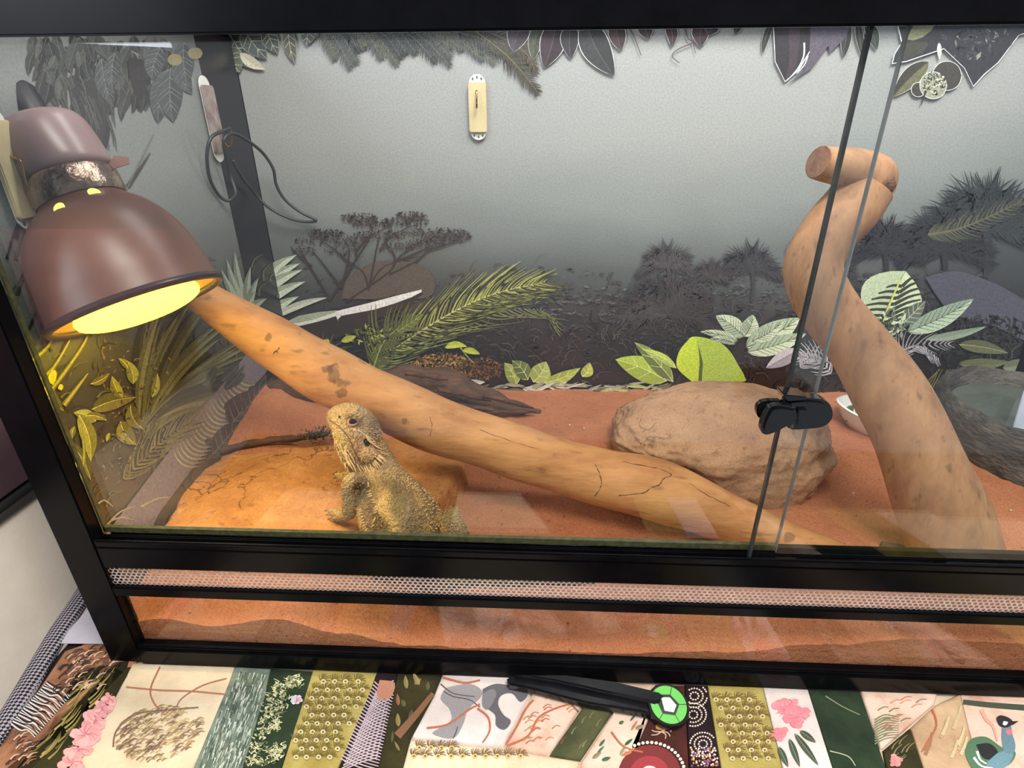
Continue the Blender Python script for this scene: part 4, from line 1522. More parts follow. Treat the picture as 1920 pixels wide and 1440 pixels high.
# far foreleg and hand
blob_tube([(676, 895, .15, .010), (655, 892, .158, .007), (640, 896, .162, .005)])
for tip in [(627, 889), (629, 896), (633, 902), (632, 885)]:
    blob_tube([(643, 895, .161, .0036), ((643+tip[0])/2, (893+tip[1])/2, .163, .0022), (tip[0], tip[1], .165, .0012)])
tmp = k.build('tmp', WHITE)
rm = tmp.modifiers.new('r', 'REMESH')
rm.mode = 'VOXEL'
rm.voxel_size = .00115
sm = tmp.modifiers.new('s', 'SMOOTH')
sm.iterations = 2
dg = bpy.context.evaluated_depsgraph_get()
me = bpy.data.meshes.new_from_object(tmp.evaluated_get(dg))
bpy.data.objects.remove(tmp)
bm = bmesh.new()
bm.from_mesh(me)
bm.normal_update()
flank = (ay(690, 1010, .09)-ay(668, 900, .12)).normalized()
for v in bm.verts:
    p = v.co
    d = .0007*noise.noise(p*160)+.0006*noise.noise(p*380)
    # loose skin folds along the flank
    x = (p-CAM)
    px = 960+FPX*x.dot(RT)/x.dot(FW)
    py = 720-FPX*x.dot(UP)/x.dot(FW)
    if 670 < px < 860 and py > 880:
        s_ = (px-.35*(py-900))/11+1.2*noise.noise(p*40)
        d += .0024*math.sin(s_)*min(1, (py-880)/60)
    v.co = p+v.normal*d
bm.to_mesh(me)
bm.normal_update()
bvh = BVHTree.FromBMesh(bm)
dr = thing('bearded_dragon', ay(653, 972, .096), 'tan bearded dragon lizard standing on the orange slab with its head raised', 'lizard')
me.transform(Matrix.Translation(-Vector(dr['_o'])))
bd = bpy.data.objects.new('body', me)
COL.objects.link(bd)
bd.parent = dr
ca = me.color_attributes.new('Col', 'FLOAT_COLOR', 'POINT')
org = Vector(dr['_o'])
def g2(px, py, x, y, sx, sy): return math.exp(-(((px-x)/sx)**2+((py-y)/sy)**2))
def mixc(a, b, t): return tuple(p*(1-t)+q*t for p, q in zip(a, b))
flat = []
for v in me.vertices:
    p = v.co+org
    x = p-CAM
    px = 960+FPX*x.dot(RT)/x.dot(FW)
    py = 720-FPX*x.dot(UP)/x.dot(FW)
    c = C(176, 142, 96)                                   # head and limbs
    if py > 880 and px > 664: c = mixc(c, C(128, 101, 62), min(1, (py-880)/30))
    c = mixc(c, C(196, 168, 92), min(1, 1.1*g2(px, py, 636, 850, 18, 40)))      # yellow throat
    c = mixc(c, C(198, 142, 104), min(1, .55*g2(px, py, 674, 838, 24, 30)))      # pinkish cheek
    c = mixc(c, C(122, 104, 78), .7*g2(px, py, 704, 800, 16, 34))               # greyer nape
    c = mixc(c, C(200, 166, 104), .8*g2(px, py, 640, 962, 26, 16))              # hand
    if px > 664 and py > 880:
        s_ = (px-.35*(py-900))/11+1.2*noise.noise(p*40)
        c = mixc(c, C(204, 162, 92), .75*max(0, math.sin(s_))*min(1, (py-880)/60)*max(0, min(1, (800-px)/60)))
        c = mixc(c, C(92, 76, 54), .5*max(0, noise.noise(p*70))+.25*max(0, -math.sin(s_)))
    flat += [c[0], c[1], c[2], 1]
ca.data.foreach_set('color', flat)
me.materials.clear()
me.polygons.foreach_set('use_smooth', [True]*len(me.polygons))


def lizard_mat():
    m, nt, b = nmat('scaly_skin')
    b.inputs['Roughness'].default_value = .62
    b.inputs['Specular IOR Level'].default_value = .3
    tc = nt.nodes.new('ShaderNodeTexCoord')
    def nz(s, d=5):
        n = nt.nodes.new('ShaderNodeTexNoise')
        n.inputs['Scale'].default_value = s
        n.inputs['Detail'].default_value = d
        nt.links.new(tc.outputs['Object'], n.inputs['Vector'])
        return n.outputs[0]
    r = nt.nodes.new('ShaderNodeValToRGB')
    for i, (p, c) in enumerate([(.3, (.72, .72, .72, 1)), (.5, (1, 1, 1, 1)), (.7, (1.18, 1.15, 1.1, 1))]):
        e = r.color_ramp.elements[i] if i < 2 else r.color_ramp.elements.new(p)
        e.position, e.color = p, c
    nt.links.new(nz(38), r.inputs[0])
    vo = nt.nodes.new('ShaderNodeTexVoronoi')
    vo.inputs['Scale'].default_value = 520
    nt.links.new(tc.outputs['Object'], vo.inputs['Vector'])
    mr = nt.nodes.new('ShaderNodeMapRange')
    mr.inputs[1].default_value, mr.inputs[2].default_value = .05, .75
    mr.inputs[3].default_value, mr.inputs[4].default_value = 1.25, .55
    nt.links.new(vo.outputs['Distance'], mr.inputs[0])
    mx = nt.nodes.new('ShaderNodeMix')
    mx.data_type = 'RGBA'
    mx.blend_type = 'MULTIPLY'
    mx.inputs[0].default_value = 1
    nt.links.new(r.outputs[0], mx.inputs[6])
    nt.links.new(mr.outputs[0], mx.inputs[7])
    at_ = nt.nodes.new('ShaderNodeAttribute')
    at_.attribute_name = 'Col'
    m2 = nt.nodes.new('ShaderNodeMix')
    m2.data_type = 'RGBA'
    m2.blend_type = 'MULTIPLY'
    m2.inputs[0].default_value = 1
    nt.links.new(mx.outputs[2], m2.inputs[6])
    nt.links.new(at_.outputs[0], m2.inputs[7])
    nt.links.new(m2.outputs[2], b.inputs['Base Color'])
    bp = nt.nodes.new('ShaderNodeBump')
    bp.inputs['Strength'].default_value = .75
    bp.inputs['Distance'].default_value = .0016
    bp.invert = True
    nt.links.new(vo.outputs['Distance'], bp.inputs['Height'])
    nt.links.new(bp.outputs[0], b.inputs['Normal'])
    return m


me.materials.append(lizard_mat())


def hit(px, py):
    d = ray(px, py).normalized()
    loc, nor, i, dist = bvh.ray_cast(CAM, d)
    return loc, nor


def spike(k, p, d, l, r, n=5):
    d = d.normalized()
    a = d.orthogonal().normalized()
    b = d.cross(a)
    k.add([p-d*r*.5+(a*math.cos(6.283*j/n)+b*math.sin(6.283*j/n))*r for j in range(n)]+[p+d*l], [(j, (j+1) % n, n) for j in range(n)])


HF = (ay(612, 776, .15)-ay(704, 850, .142)).normalized()     # where the snout points
SPK = mat('spike_horn', C(214, 178, 124), C(186, 148, 100), rough=.5, scale=200)
k = MB()
# beard fringe and jaw spikes
rows = [([(646, 846), (656, 862), (668, 872), (682, 875), (696, 870), (706, 862), (713, 850)], .0105, 24), ([(652, 862), (664, 874), (678, 880), (694, 876), (706, 866)], .0085, 18),
        ([(690, 822), (698, 830), (706, 840), (713, 852)], .0085, 11), ([(628, 826), (634, 846), (644, 866), (654, 880)], .006, 16), ([(638, 828), (644, 846), (652, 862), (660, 874)], .006, 14),
        ([(648, 836), (654, 850), (664, 862)], .005, 9), ([(664, 804), (676, 810), (690, 818), (702, 830)], .0045, 10), ([(624, 812), (630, 826), (640, 840)], .004, 9)]
for row, l, n in rows:
    q = cat_rom([Vector((a, b, 0)) for a, b in row], 6)
    for i in range(n):
        f = i/(n-1)*(len(q)-1)
        p = q[int(f)]
        loc, nor = hit(p.x+random.uniform(-2, 2), p.y+random.uniform(-2, 2))
        if loc:
            spike(k, loc, nor*.75-HF*.9+Vector((0, 0, -.25)), l*random.uniform(.7, 1.2), .0011)
# crest along the back
q = cat_rom([Vector((a, b, 0)) for a, b in [(712, 800), (720, 830), (744, 868), (772, 898), (800, 920), (822, 948), (836, 990)]], 10)
for i in range(len(q)):
    for dx in (-2, -8, -16, -26):
        loc, nor = hit(q[i].x+dx+random.uniform(-4, 4), q[i].y+3+random.uniform(-3, 3))
        if loc: spike(k, loc, nor+Vector((.5, -.3, .1)), random.uniform(.0015, .0034), .0008)
# flank fringe
for row, n in [([(690, 905), (697, 930), (706, 955), (700, 985)], 14), ([(676, 955), (684, 985), (692, 1005)], 12)]:
    q = cat_rom([Vector((a, b, 0)) for a, b in row], 6)
    for i in range(n):
        p = q[int(i/(n-1)*(len(q)-1))]
        loc, nor = hit(p.x, p.y)
        if loc: spike(k, loc, nor+Vector((.2, -.2, -.3)), .006, .0011)
tag(k.build('beard_spikes', SPK, dr), kind='stuff')
# small scales standing off back and throat all round the body
k = MB()
bm.faces.ensure_lookup_table()
BF = (ay(800, 1010, .08)-ay(715, 850, .14)).normalized()
for i in range(1500):
    f = random.choice(bm.faces)
    p = f.calc_center_median()
    x = p-CAM
    px = 960+FPX*x.dot(RT)/x.dot(FW)
    py = 720-FPX*x.dot(UP)/x.dot(FW)
    if py < 800 and px < 700: continue
    if px < 662 and py > 890: continue
    spike(k, p, f.normal+BF*.9, random.uniform(.0012, .0026), .00075, 4)
tag(k.build('scale_spikes', mat('scale_tips', C(164, 132, 84), C(126, 100, 62), rough=.6, scale=90), dr), kind='stuff')
# eye
loc, nor = hit(663, 790)
e0 = loc-nor*.0022
nn = (nor+(CAM-loc).normalized()*.6).normalized()
k = MB()
k.lathe([(.0062*math.sin(math.pi*i/10), -.0062*math.cos(math.pi*i/10)) for i in range(11)], e0, nn, 20)
k.build('eyelid', mat('eyelid', C(190, 132, 92), C(160, 104, 72), rough=.6, scale=300, bump=.3), dr, smooth=True)
k = MB()
ex = ay(672, 787, .14)-ay(655, 793, .14)
ex = (ex-nn*ex.dot(nn)).normalized()
ey = nn.cross(ex)
o_ = e0+nn*.0052
k.add([o_+ex*.0046*math.cos(t*.393)+ey*.0026*math.sin(t*.393)+nn*(.0012-.0008*abs(math.cos(t*.393))) for t in range(16)]+[o_+nn*.0021], [(t, (t+1) % 16, 16) for t in range(16)])
k.build('eye', mat('eye_dark', C(24, 16, 12), C(40, 26, 18), rough=.05), dr, smooth=True)
k = MB()
for sg in (1, -1):
    k.tube([o_+ex*.0054*math.cos(t*.35)+ey*sg*(.0036*math.sin(t*.35))+nn*.0006 for t in range(10)], .0010, 8)
k.build('eye_rim', mat('eye_rim', C(206, 140, 104), C(176, 112, 82)), dr, smooth=True)
# ear, nostril, mouth line
def disc(name, px, py, rx, ry, ang, m):
    loc, nor = hit(px, py)
    if not loc: return
    a = (RT*math.cos(ang)+UP*math.sin(ang))
    a = (a-nor*a.dot(nor)).normalized()
    b = nor.cross(a)
    k = MB()
    k.add([loc+nor*.0009+a*rx*math.cos(t*.5236)+b*ry*math.sin(t*.5236) for t in range(12)]+[loc+nor*.0003], [(t, (t+1) % 12, 12) for t in range(12)])
    k.build(name, m, dr)
DARK = mat('ear_dark', C(22, 14, 10), C(34, 22, 16), rough=.8)
disc('ear_opening', 687, 830, .0045, .0030, 2.2, DARK)
disc('nostril', 637, 782, .0014, .0010, .5, DARK)
k = MB()
q = cat_rom([Vector((a, b, 0)) for a, b in [(618, 788), (628, 794), (640, 804), (652, 818), (660, 834), (668, 852), (676, 866)]], 6)
pts = [hit(p.x, p.y) for p in q]
k.tube([a-b*.0001 for a, b in pts if a], .0007, 6)
k.build('mouth_line', mat('mouth', C(112, 70, 48), C(92, 58, 40)), dr, smooth=True)
# pink cheek patch
k = MB()
for tip in [(613, 957), (614, 965), (618, 973), (629, 979), (624, 954)]:
    p = ay(tip[0], tip[1], .112)
    spike(k, p, Vector((-1, .1, -.35)), .004, .0009, 6)
for tip in [(627, 889), (629, 896), (633, 902), (632, 885)]:
    spike(k, ay(tip[0], tip[1], .165), Vector((-1, .1, -.3)), .004, .0009, 6)
tag(k.build('claws', mat('claw', C(60, 48, 38), C(46, 36, 28), rough=.3), dr), kind='stuff')
bm.free()
# ================================================================ clip on the doors
CLIPM = mat('glossy_black', C(8, 8, 10), C(12, 12, 14), rough=.1, scale=60, coat=.5)
clip = thing('spring_clip', ay(1490, 790, -.004), 'glossy black plastic spring clip gripping the overlapping glass doors', 'clip')


def slab_px(k, pix, Y, th, sm=4):
    q = cat_rom([Vector((a, b, 0)) for a, b in pix+[pix[0]]], sm)[:-1] if sm else [Vector((a, b, 0)) for a, b in pix]
    k.prism([ay(p.x, p.y, Y) for p in q], (0, th, 0))


k = MB()
slab_px(k, [(1478, 752), (1500, 749), (1535, 750), (1556, 758), (1564, 776), (1560, 792), (1545, 803), (1515, 807), (1480, 806), (1474, 780)], -.010, .013)
k.build('jaw', CLIPM, clip, bevel=.0022, smooth=True, auto=50)
k = MB()
slab_px(k, [(1470, 754), (1440, 754), (1425, 760), (1420, 772), (1423, 784), (1434, 786), (1460, 776), (1486, 772)], -.006, .008)
k.build('rear_lever', CLIPM, clip, bevel=.0018, smooth=True, auto=50)
k = MB()
slab_px(k, [(1494, 766), (1470, 762), (1450, 764), (1440, 774), (1430, 796), (1429, 812), (1440, 818), (1458, 812), (1478, 802), (1496, 794)], -.020, .009)
k.build('front_lever', CLIPM, clip, bevel=.0022, smooth=True, auto=50)
k = MB()
slab_px(k, [(1470, 740), (1512, 744), (1514, 750), (1476, 753), (1471, 750)], -.012, .014, 0)
k.build('grip_plate', CLIPM, clip, bevel=.0006)
k = MB()
slab_px(k, [(1497, 768), (1514, 768), (1512, 796), (1494, 798)], -.0125, .004, 0)
k.build('pivot_rib', CLIPM, clip, bevel=.0006)
k = MB()
k.tube([ay(1482, 762, -.014), ay(1482, 800, -.014)], .0022, 10)
k.build('spring', mat('steel', C(120, 118, 116), rough=.3, metal=.9), clip, smooth=True)

# ================================================================ tongs with a round green badge
tz = .010
tg = thing('feeding_tongs', az(1120, 1300, 0), 'black plastic feeding tongs with a round green badge lying against the tank', 'tongs')


def zpoly(k, pix, z0, z1, sm=0):
    q = cat_rom([Vector((a, b, 0)) for a, b in pix+[pix[0]]], sm)[:-1] if sm else [Vector((a, b, 0)) for a, b in pix]
    k.prism([az(p.x, p.y, z1) for p in q], (0, 0, z0-z1))


k = MB()
zpoly(k, [(950, 1268), (1000, 1270), (1100, 1292), (1222, 1316), (1240, 1322), (1232, 1342), (1200, 1334), (1100, 1318), (1000, 1292), (952, 1282)], .002, .010)
k.build('arm', RUBBER, tg, bevel=.0015, smooth=True, auto=40)
k = MB()
zpoly(k, [(962, 1264), (1060, 1264), (1150, 1276), (1236, 1296), (1250, 1306), (1232, 1318), (1130, 1296), (1040, 1276)], .006, .016)
k.build('arm', RUBBER, tg, bevel=.0015, smooth=True, auto=40)
bc0 = az(1253, 1322, .012)
RB = .0158
tn = Vector((0, -.25, 1)).normalized()
k = MB()
k.lathe([(RB*1.14, -.008), (RB*1.18, -.004), (RB*1.16, .0), (RB*1.10, .0012), (RB*.2, .0012)], bc0, tn, 48)
k.build('pivot_disc', RUBBER, tg, smooth=True, auto=40)
a_ = Vector((1, 0, 0))
b_ = tn.cross(a_)
def onb(r, t, h): return bc0+tn*h+(a_*math.cos(t)+b_*math.sin(t))*r
k = MB()
k.add([onb(RB, 6.283*j/48, .0016) for j in range(48)], [tuple(range(48))])
bg = k.build('green_badge', mat('badge_green', C(104, 196, 84), C(92, 182, 74), rough=.35), tg)
k = MB()
gem = [(-.52, .50), (.18, .52), (.60, .02), (.28, -.56), (-.40, -.50), (-.62, .1)]
def gp(s, h): return [bc0+tn*h+a_*x*RB*s+b_*y*RB*s for x, y in gem]
k.add(gp(1.0, .0018), [tuple(range(6))])
for j in range(6):
    x, y = gem[j]
    n_ = Vector((x, y, 0)).normalized()
    t_ = Vector((-n_.y, n_.x, 0))*.018
    A, B = Vector((x, y, 0)), n_*1.0
    k.add([bc0+tn*.0018+(a_*p.x+b_*p.y)*RB for p in (A-t_, A+t_, B+t_, B-t_)], [(0, 1, 2, 3)])
k.build('badge_outline', mat('badge_black', C(24, 34, 24), rough=.4), bg)
k = MB()
k.add([bc0+tn*.0020+a_*x*RB*.70+b_*y*RB*.76 for x, y in [(-.52, .46), (.18, .48), (.62, -.05), (.30, -.55), (-.40, -.46)]], [tuple(range(5))])
k.build('badge_white', mat('badge_white', C(232, 236, 230), rough=.4), bg)

# ================================================================ bench, quilt
k = MB()
k.box((-.066, -.42, -.09), (1.45, .62, -.005))
bench = k.build('bench', mat('bench_black', C(14, 13, 14), C(22, 20, 22), rough=.9, scale=300), bevel=.004)
tag(bench, 'black padded bench top under the patchwork quilt', 'bench')
m, nt, b = nmat('woven_webbing')
tc = nt.nodes.new('ShaderNodeTexCoord')
mp = nt.nodes.new('ShaderNodeMapping')
mp.inputs['Rotation'].default_value = (0, 0, .6)
mp.inputs['Scale'].default_value = (1, 1, .25)
nt.links.new(tc.outputs['Object'], mp.inputs[0])
ck = nt.nodes.new('ShaderNodeTexChecker')
ck.inputs['Scale'].default_value = 420
ck.inputs[1].default_value = C(176, 170, 180)
ck.inputs[2].default_value = C(26, 24, 30)
nt.links.new(mp.outputs[0], ck.inputs['Vector'])
nt.links.new(ck.outputs[0], b.inputs['Base Color'])
b.inputs['Roughness'].default_value = .9
k = MB()
wb = [az(-60, 1468, -.004), az(8, 1362, -.004), az(62, 1270, -.002), az(112, 1184, 0), az(150, 1126, .0), az(175, 1085, .0)]
wb = [wb[0]+(wb[0]-wb[1])*2]+wb+[wb[-1]+(wb[-1]-wb[-2])*6]
k.tube(cat_rom(wb, 8), .0105, 14, flat=.7)
tag(k.build('woven_edging', m, smooth=True), 'black and white woven rope edging along the left of the bench', 'edging')

quilt = thing('patchwork_quilt', (.4, -.05, -.004), 'patchwork quilt of animal and botanical prints under and before the tank', 'quilt')
CLOTH = print_mat('quilt_ink', rough=.9, grain=900, amt=.16)


def cloth_mat(name, c1, c2, sc=40, st=(1, 1, 1), c3=None):
    return mat('cloth_'+name, c1, c2, rough=.92, scale=sc, detail=6, bump=.25, bscale=900, stretch=st, c3=c3, spec=.15)


PATCH = {}
k = MB()
k.box((-.045, -.25, -.0050), (1.15, .05, -.0040))
k.build('backing', mat('cloth_backing', C(206, 190, 164), C(190, 172, 146), rough=.95), quilt)


def patch(key, pix, m, ext=True):
    """one sewn piece: puffed edge, slightly sunk seam"""
    P3 = []
    n = len(pix)
    q = []
    for (x, y) in pix:
        if ext and y >= 1438:                # carry on past the lower picture edge
            t = az(x, y, 0)
            q.append(t)
        else:
            q.append(az(x, y, 0))
    if ext:
        lo = [i for i, p in enumerate(pix) if p[1] >= 1438]
        for i in lo:
            # carry each side on along its own line towards the viewer
            j = (i+1) % n if (i+1) % n not in lo else (i-1) % n
            d = (az(pix[i][0], pix[i][1], 0)-az(pix[j][0], pix[j][1], 0)).normalized()
            if d.y < -.2: q[i] = q[i]+d*((-.26-q[i].y)/d.y)
    c = sum(q, Vector())/n
    k = MB()
    rings = []
    for s_, z in ((0, -.0048), (.0012, -.0018), (.003, -.0004), (.007, .0)):
        rg = []
        for p in q:
            d = c-p
            rg.append(p+d.normalized()*min(s_, d.length*.4)+Vector((0, 0, z)))
        # subdivide edges so the puff stays even
        r2 = []
        for i in range(n):
            for t in range(4):
                r2.append(rg[i].lerp(rg[(i+1) % n], t/4))
        rings.append(r2)
    k.ring_loft(rings, cap0=False, cap1=True)
    o = k.build('patch', m, quilt, smooth=True, auto=60)
    PATCH[key] = o
    return o


CRM = cloth_mat('cream', C(226, 212, 184), C(206, 188, 158), 22)
PNK = cloth_mat('blush', C(226, 200, 182), C(198, 156, 134), 24, c3=C(216, 188, 168))
OLV = cloth_mat('olive', C(62, 58, 34), C(40, 38, 24), 30)
GRN = cloth_mat('green', C(50, 66, 46), C(36, 48, 36), 30)
GLD = cloth_mat('gold', C(178, 164, 96), C(150, 134, 70), 30)
WHT = cloth_mat('white', C(222, 212, 206), C(196, 184, 178), 18)
MAR = cloth_mat('maroon', C(84, 40, 36), C(54, 34, 30), 30)
DRK = cloth_mat('dark', C(44, 30, 34), C(30, 22, 26), 30)
TEA = cloth_mat('teal', C(134, 146, 132), C(82, 100, 88), 60)
STN = cloth_mat('stone', C(206, 176, 142), C(176, 144, 112), 24)
patch('base_l', [(124, 1216), (186, 1196), (262, 1232), (200, 1300), (22, 1440), (-36, 1440), (0, 1392)], cloth_mat('tiger', C(190, 140, 104), C(98, 74, 60), 26, c3=C(160, 112, 82)))
patch('olive', [(146, 1250), (252, 1226), (244, 1262), (202, 1328), (136, 1440), (22, 1440), (86, 1365)], OLV)
patch('cream', [(249, 1240), (442, 1245), (440, 1275), (362, 1440), (136, 1440), (202, 1328)], CRM)
patch('fall', [(441, 1245), (508, 1250), (505, 1290), (455, 1440), (362, 1440)], TEA)
patch('lichen', [(508, 1250), (588, 1255), (575, 1300), (527, 1440), (455, 1440)], GRN)
patch('feather', [(588, 1250), (708, 1258), (702, 1285), (634, 1440), (527, 1440)], GLD)
patch('weave', [(708, 1255), (746, 1258), (742, 1286), (708, 1440), (634, 1440)], DRK)
patch('leafy', [(746, 1258), (830, 1262), (815, 1300), (770, 1380), (756, 1440), (708, 1440)], OLV)
patch('horse', [(830, 1258), (1010, 1268), (990, 1310), (944, 1399), (768, 1382), (812, 1300)], WHT)
patch('feather2', [(768, 1383), (944, 1400), (1088, 1424), (1086, 1440), (752, 1440)], CRM)
patch('floral', [(1010, 1268), (1100, 1275), (1092, 1322), (1030, 1416), (945, 1399), (990, 1312)], PNK)
patch('moss', [(1100, 1275), (1160, 1278), (1150, 1332), (1088, 1424), (1030, 1415), (1092, 1322)], cloth_mat('moss', C(92, 92, 62), C(66, 70, 46), 30))
patch('leafw', [(1160, 1278), (1230, 1280), (1217, 1345), (1176, 1440), (1087, 1440), (1089, 1424), (1151, 1332)], PNK)
patch('maroon', [(1230, 1280), (1284, 1282), (1293, 1440), (1176, 1440), (1217, 1345)], MAR)
patch('dots', [(1284, 1280), (1326, 1282), (1352, 1440), (1293, 1440)], DRK)
patch('gold', [(1326, 1280), (1430, 1284), (1468, 1440), (1352, 1440)], GLD)
patch('peony', [(1430, 1284), (1514, 1288), (1562, 1440), (1468, 1440)], WHT)
patch('green', [(1514, 1288), (1612, 1292), (1662, 1440), (1562, 1440)], GRN)
patch('tri', [(1612, 1292), (1760, 1296), (1754, 1318), (1656, 1402), (1650, 1402)], PNK)
patch('trio', [(1656, 1403), (1706, 1362), (1732, 1440), (1663, 1440)], OLV)
patch('bamboo', [(1755, 1318), (1800, 1298), (1834, 1440), (1732, 1440), (1707, 1361)], STN)
patch('bird', [(1800, 1298), (1945, 1300), (1960, 1440), (1834, 1440)], PNK)
patch('side1', [(1946, 1300), (2050, 1304), (2100, 1440), (1961, 1440)], GRN)
patch('side2', [(2051, 1304), (2190, 1308), (2260, 1440), (2101, 1440)], GLD)
patch('side3', [(2191, 1308), (2320, 1312), (2410, 1440), (2261, 1440)], CRM)


def qp(): return Print(lambda x, y, l: az(x, y, .0006+l*2e-6))


def fin(p, key): tag(p.build('print', CLOTH, PATCH[key]), kind='stuff')


def flower(p, x, y, r, c):
    for i in range(18):
        a = random.uniform(0, 6.28)
        d = r*random.uniform(.2, .8)
        cx, cy = x+d*math.cos(a), y+d*math.sin(a)*.8
        rr = r*random.uniform(.25, .42)
        p.poly([(cx+rr*math.cos(t)*random.uniform(.8, 1.1), cy+rr*.8*math.sin(t)) for t in [6.283*j/9 for j in range(9)]], jit(c, .22), 3)
    for i in range(10):
        a = random.uniform(0, 6.28)
        p.stroke([(x, y), (x+r*.4*math.cos(a), y+r*.3*math.sin(a)), (x+r*.75*math.cos(a+.3), y+r*.6*math.sin(a+.3))], 1.8, .6, jit(C(206, 116, 130), .15))


def plumes(p, pix, c1, c2, step=22):
    poly = pix
    xs, ys = [a for a, b in pix], [b for a, b in pix]
    y = min(ys)
    row = 0
    while y < max(ys):
        x = min(xs)+(step/2 if row % 2 else 0)
        while x < max(xs):
            if sdist(poly, x, y) < -7:
                for t in range(7):
                    a = -2.6+t*.34+random.uniform(-.1, .1)
                    p.stroke([(x+4*math.cos(a), y+4*math.sin(a)), (x+9*math.cos(a+.2), y+9*math.sin(a+.2)), (x+15*math.cos(a+.5), y+15*math.sin(a+.5))], 2.2, 1.2, jit(c1, .2))
                p.poly([(x+5*math.cos(t*.9), y+4.4*math.sin(t*.9)) for t in range(7)], c2, 3)
                p.poly([(x+2.4*math.cos(t*.9), y+2.0*math.sin(t*.9)) for t in range(7)], c1, 3)
            x += step*random.uniform(.9, 1.2)
        y += step*.75
        row += 1


# tiger / zebra
p = qp()
for i in range(40):
    u = i/40
    x, y = 104-70*u, 1290+80*u
    p.stroke([(x-16, y-12), (x+2, y-2+3*math.sin(i)), (x+16, y+2+4*math.sin(i*1.7)), (x+30, y+14)], 3.2, 1.6, C(228, 224, 222) if i % 2 else C(26, 22, 24))
for i in range(170):
    x, y = random.uniform(70, 215), random.uniform(1215, 1300)
    if sdist([(128, 1218), (186, 1204), (240, 1230), (196, 1290), (100, 1370), (20, 1425), (6, 1398)], x+6, y-4) > -6: continue
    p.stroke([(x, y), (x+8, y-8), (x+18, y-10)], 3, 1, random.choice([C(110, 76, 60), C(222, 188, 156), C(60, 44, 40)]))
for i in range(40):
    x, y = random.uniform(10, 60), random.uniform(1380, 1436)
    p.stroke([(x, y), (x+8, y-8), (x+18, y-10)], 3, 1, random.choice([C(150, 104, 78), C(222, 188, 156), C(70, 50, 44)]))
fin(p, 'base_l')
p = qp()
for i in range(90):
    x, y = random.uniform(80, 215), random.uniform(1265, 1436)
    if sdist([(150, 1258), (242, 1262), (198, 1330), (136, 1440), (30, 1440), (90, 1368)], x, y) > -8: continue
    p.stroke([(x-16, y+14), (x, y), (x+14, y-20)], 4, .8, jit(random.choice([C(140, 128, 66), C(96, 90, 50), C(168, 150, 80)]), .2))
for x, y, r in [(206, 1310, 16), (192, 1330, 22), (178, 1352, 26), (162, 1376, 30), (148, 1404, 28), (136, 1430, 26)]:
    flower(p, x, y, r, C(228, 164, 164))
fin(p, 'olive')
p = qp()
p.stroke([(236, 1288), (300, 1294), (360, 1296), (425, 1302)], 3, 3, C(168, 112, 88))
p.stroke([(300, 1250), (282, 1292), (290, 1320), (310, 1340)], 3, 3, C(160, 104, 80))
p.stroke([(425, 1272), (380, 1285), (340, 1310), (330, 1330)], 2.5, 2, C(160, 110, 86))
for i in range(330):
    a, r = random.uniform(0, 6.28), math.sqrt(random.random())
    x, y = 290+78*r*math.cos(a)-.35*40*r*math.sin(a), 1378+52*r*math.sin(a)
    if sdist([(255, 1262), (432, 1276), (362, 1436), (142, 1436)], x, y) > -5: continue
    l = random.uniform(6, 18)
    p.stroke([(x, y), (x+l*.6, y-l*.5), (x+l*1.1, y-l*.4)], 2.2, .8, jit(random.choice([C(142, 116, 90), C(176, 146, 108), C(112, 92, 78), C(190, 172, 120)]), .15))
p.stroke([(212, 1400), (218, 1370), (250, 1340), (300, 1332), (372, 1326)], 3, 2, C(120, 96, 78))
fin(p, 'cream')
p = qp()
for i in range(900):
    x, y = random.uniform(365, 500), random.uniform(1258, 1438)
    if sdist([(446, 1250), (503, 1255), (500, 1290), (455, 1440), (364, 1440)], x, y) > -4: continue
    p.stroke([(x, y), (x-2, y+6), (x-4, y+12)], 2.2, .8, jit(random.choice([C(190, 200, 190), C(96, 112, 100), C(66, 80, 70), C(160, 172, 160)]), .15))
fin(p, 'fall')
p = qp()
for cx, cy, r in [(520, 1300, 26), (515, 1330, 24), (505, 1360, 22), (470, 1385, 26), (490, 1420, 34), (525, 1410, 20), (552, 1280, 16), (480, 1436, 22)]:
    for i in range(70):
        a, d = random.uniform(0, 6.28), r*math.sqrt(random.random())
        x, y = cx+d*math.cos(a), cy+d*math.sin(a)*.8
        if sdist([(512, 1255), (584, 1258), (572, 1300), (527, 1440), (455, 1440)], x, y) > -3: continue
        p.stroke([(x, y), (x+random.uniform(-6, 6), y-3), (x+random.uniform(-8, 8), y-random.uniform(2, 8))], 2, 1, jit(random.choice([C(206, 206, 166), C(170, 172, 128), C(92, 104, 72)]), .12))
flower(p, 556, 1312, 12, C(196, 196, 206))
fin(p, 'lichen')
p = qp()
plumes(p, [(592, 1262), (700, 1268), (690, 1300), (632, 1440), (530, 1440), (572, 1310)], C(104, 90, 42), C(206, 194, 150), 21)
fin(p, 'feather')
p = qp()
for i in range(26):
    u = i/26
    y = 1290+150*u
    xl, xr = 700-66*u, 740-32*u
    for s_ in (-1, 1):
        p.stroke([(xl+2, y+12*s_), ((xl+xr)/2, y-4*s_), (xr-2, y-14*s_)], 2.6, 2.2, jit(C(176, 160, 166), .15))
p.poly([(712, 1275), (740, 1280), (734, 1306), (716, 1312), (706, 1300)], C(168, 118, 96), 3)
fin(p, 'weave')
p = qp()
for i in range(40):
    x, y = random.uniform(715, 815), random.uniform(1275, 1436)
    if sdist([(750, 1265), (826, 1266), (812, 1300), (770, 1380), (754, 1440), (710, 1440)], x, y) > -10: continue
    p.leaf((x, y), (x+random.uniform(-12, 14), y-random.uniform(10, 26)), random.uniform(5, 10), jit(random.choice([C(122, 112, 62), C(150, 132, 78), C(86, 84, 52), C(140, 96, 58)]), .2))
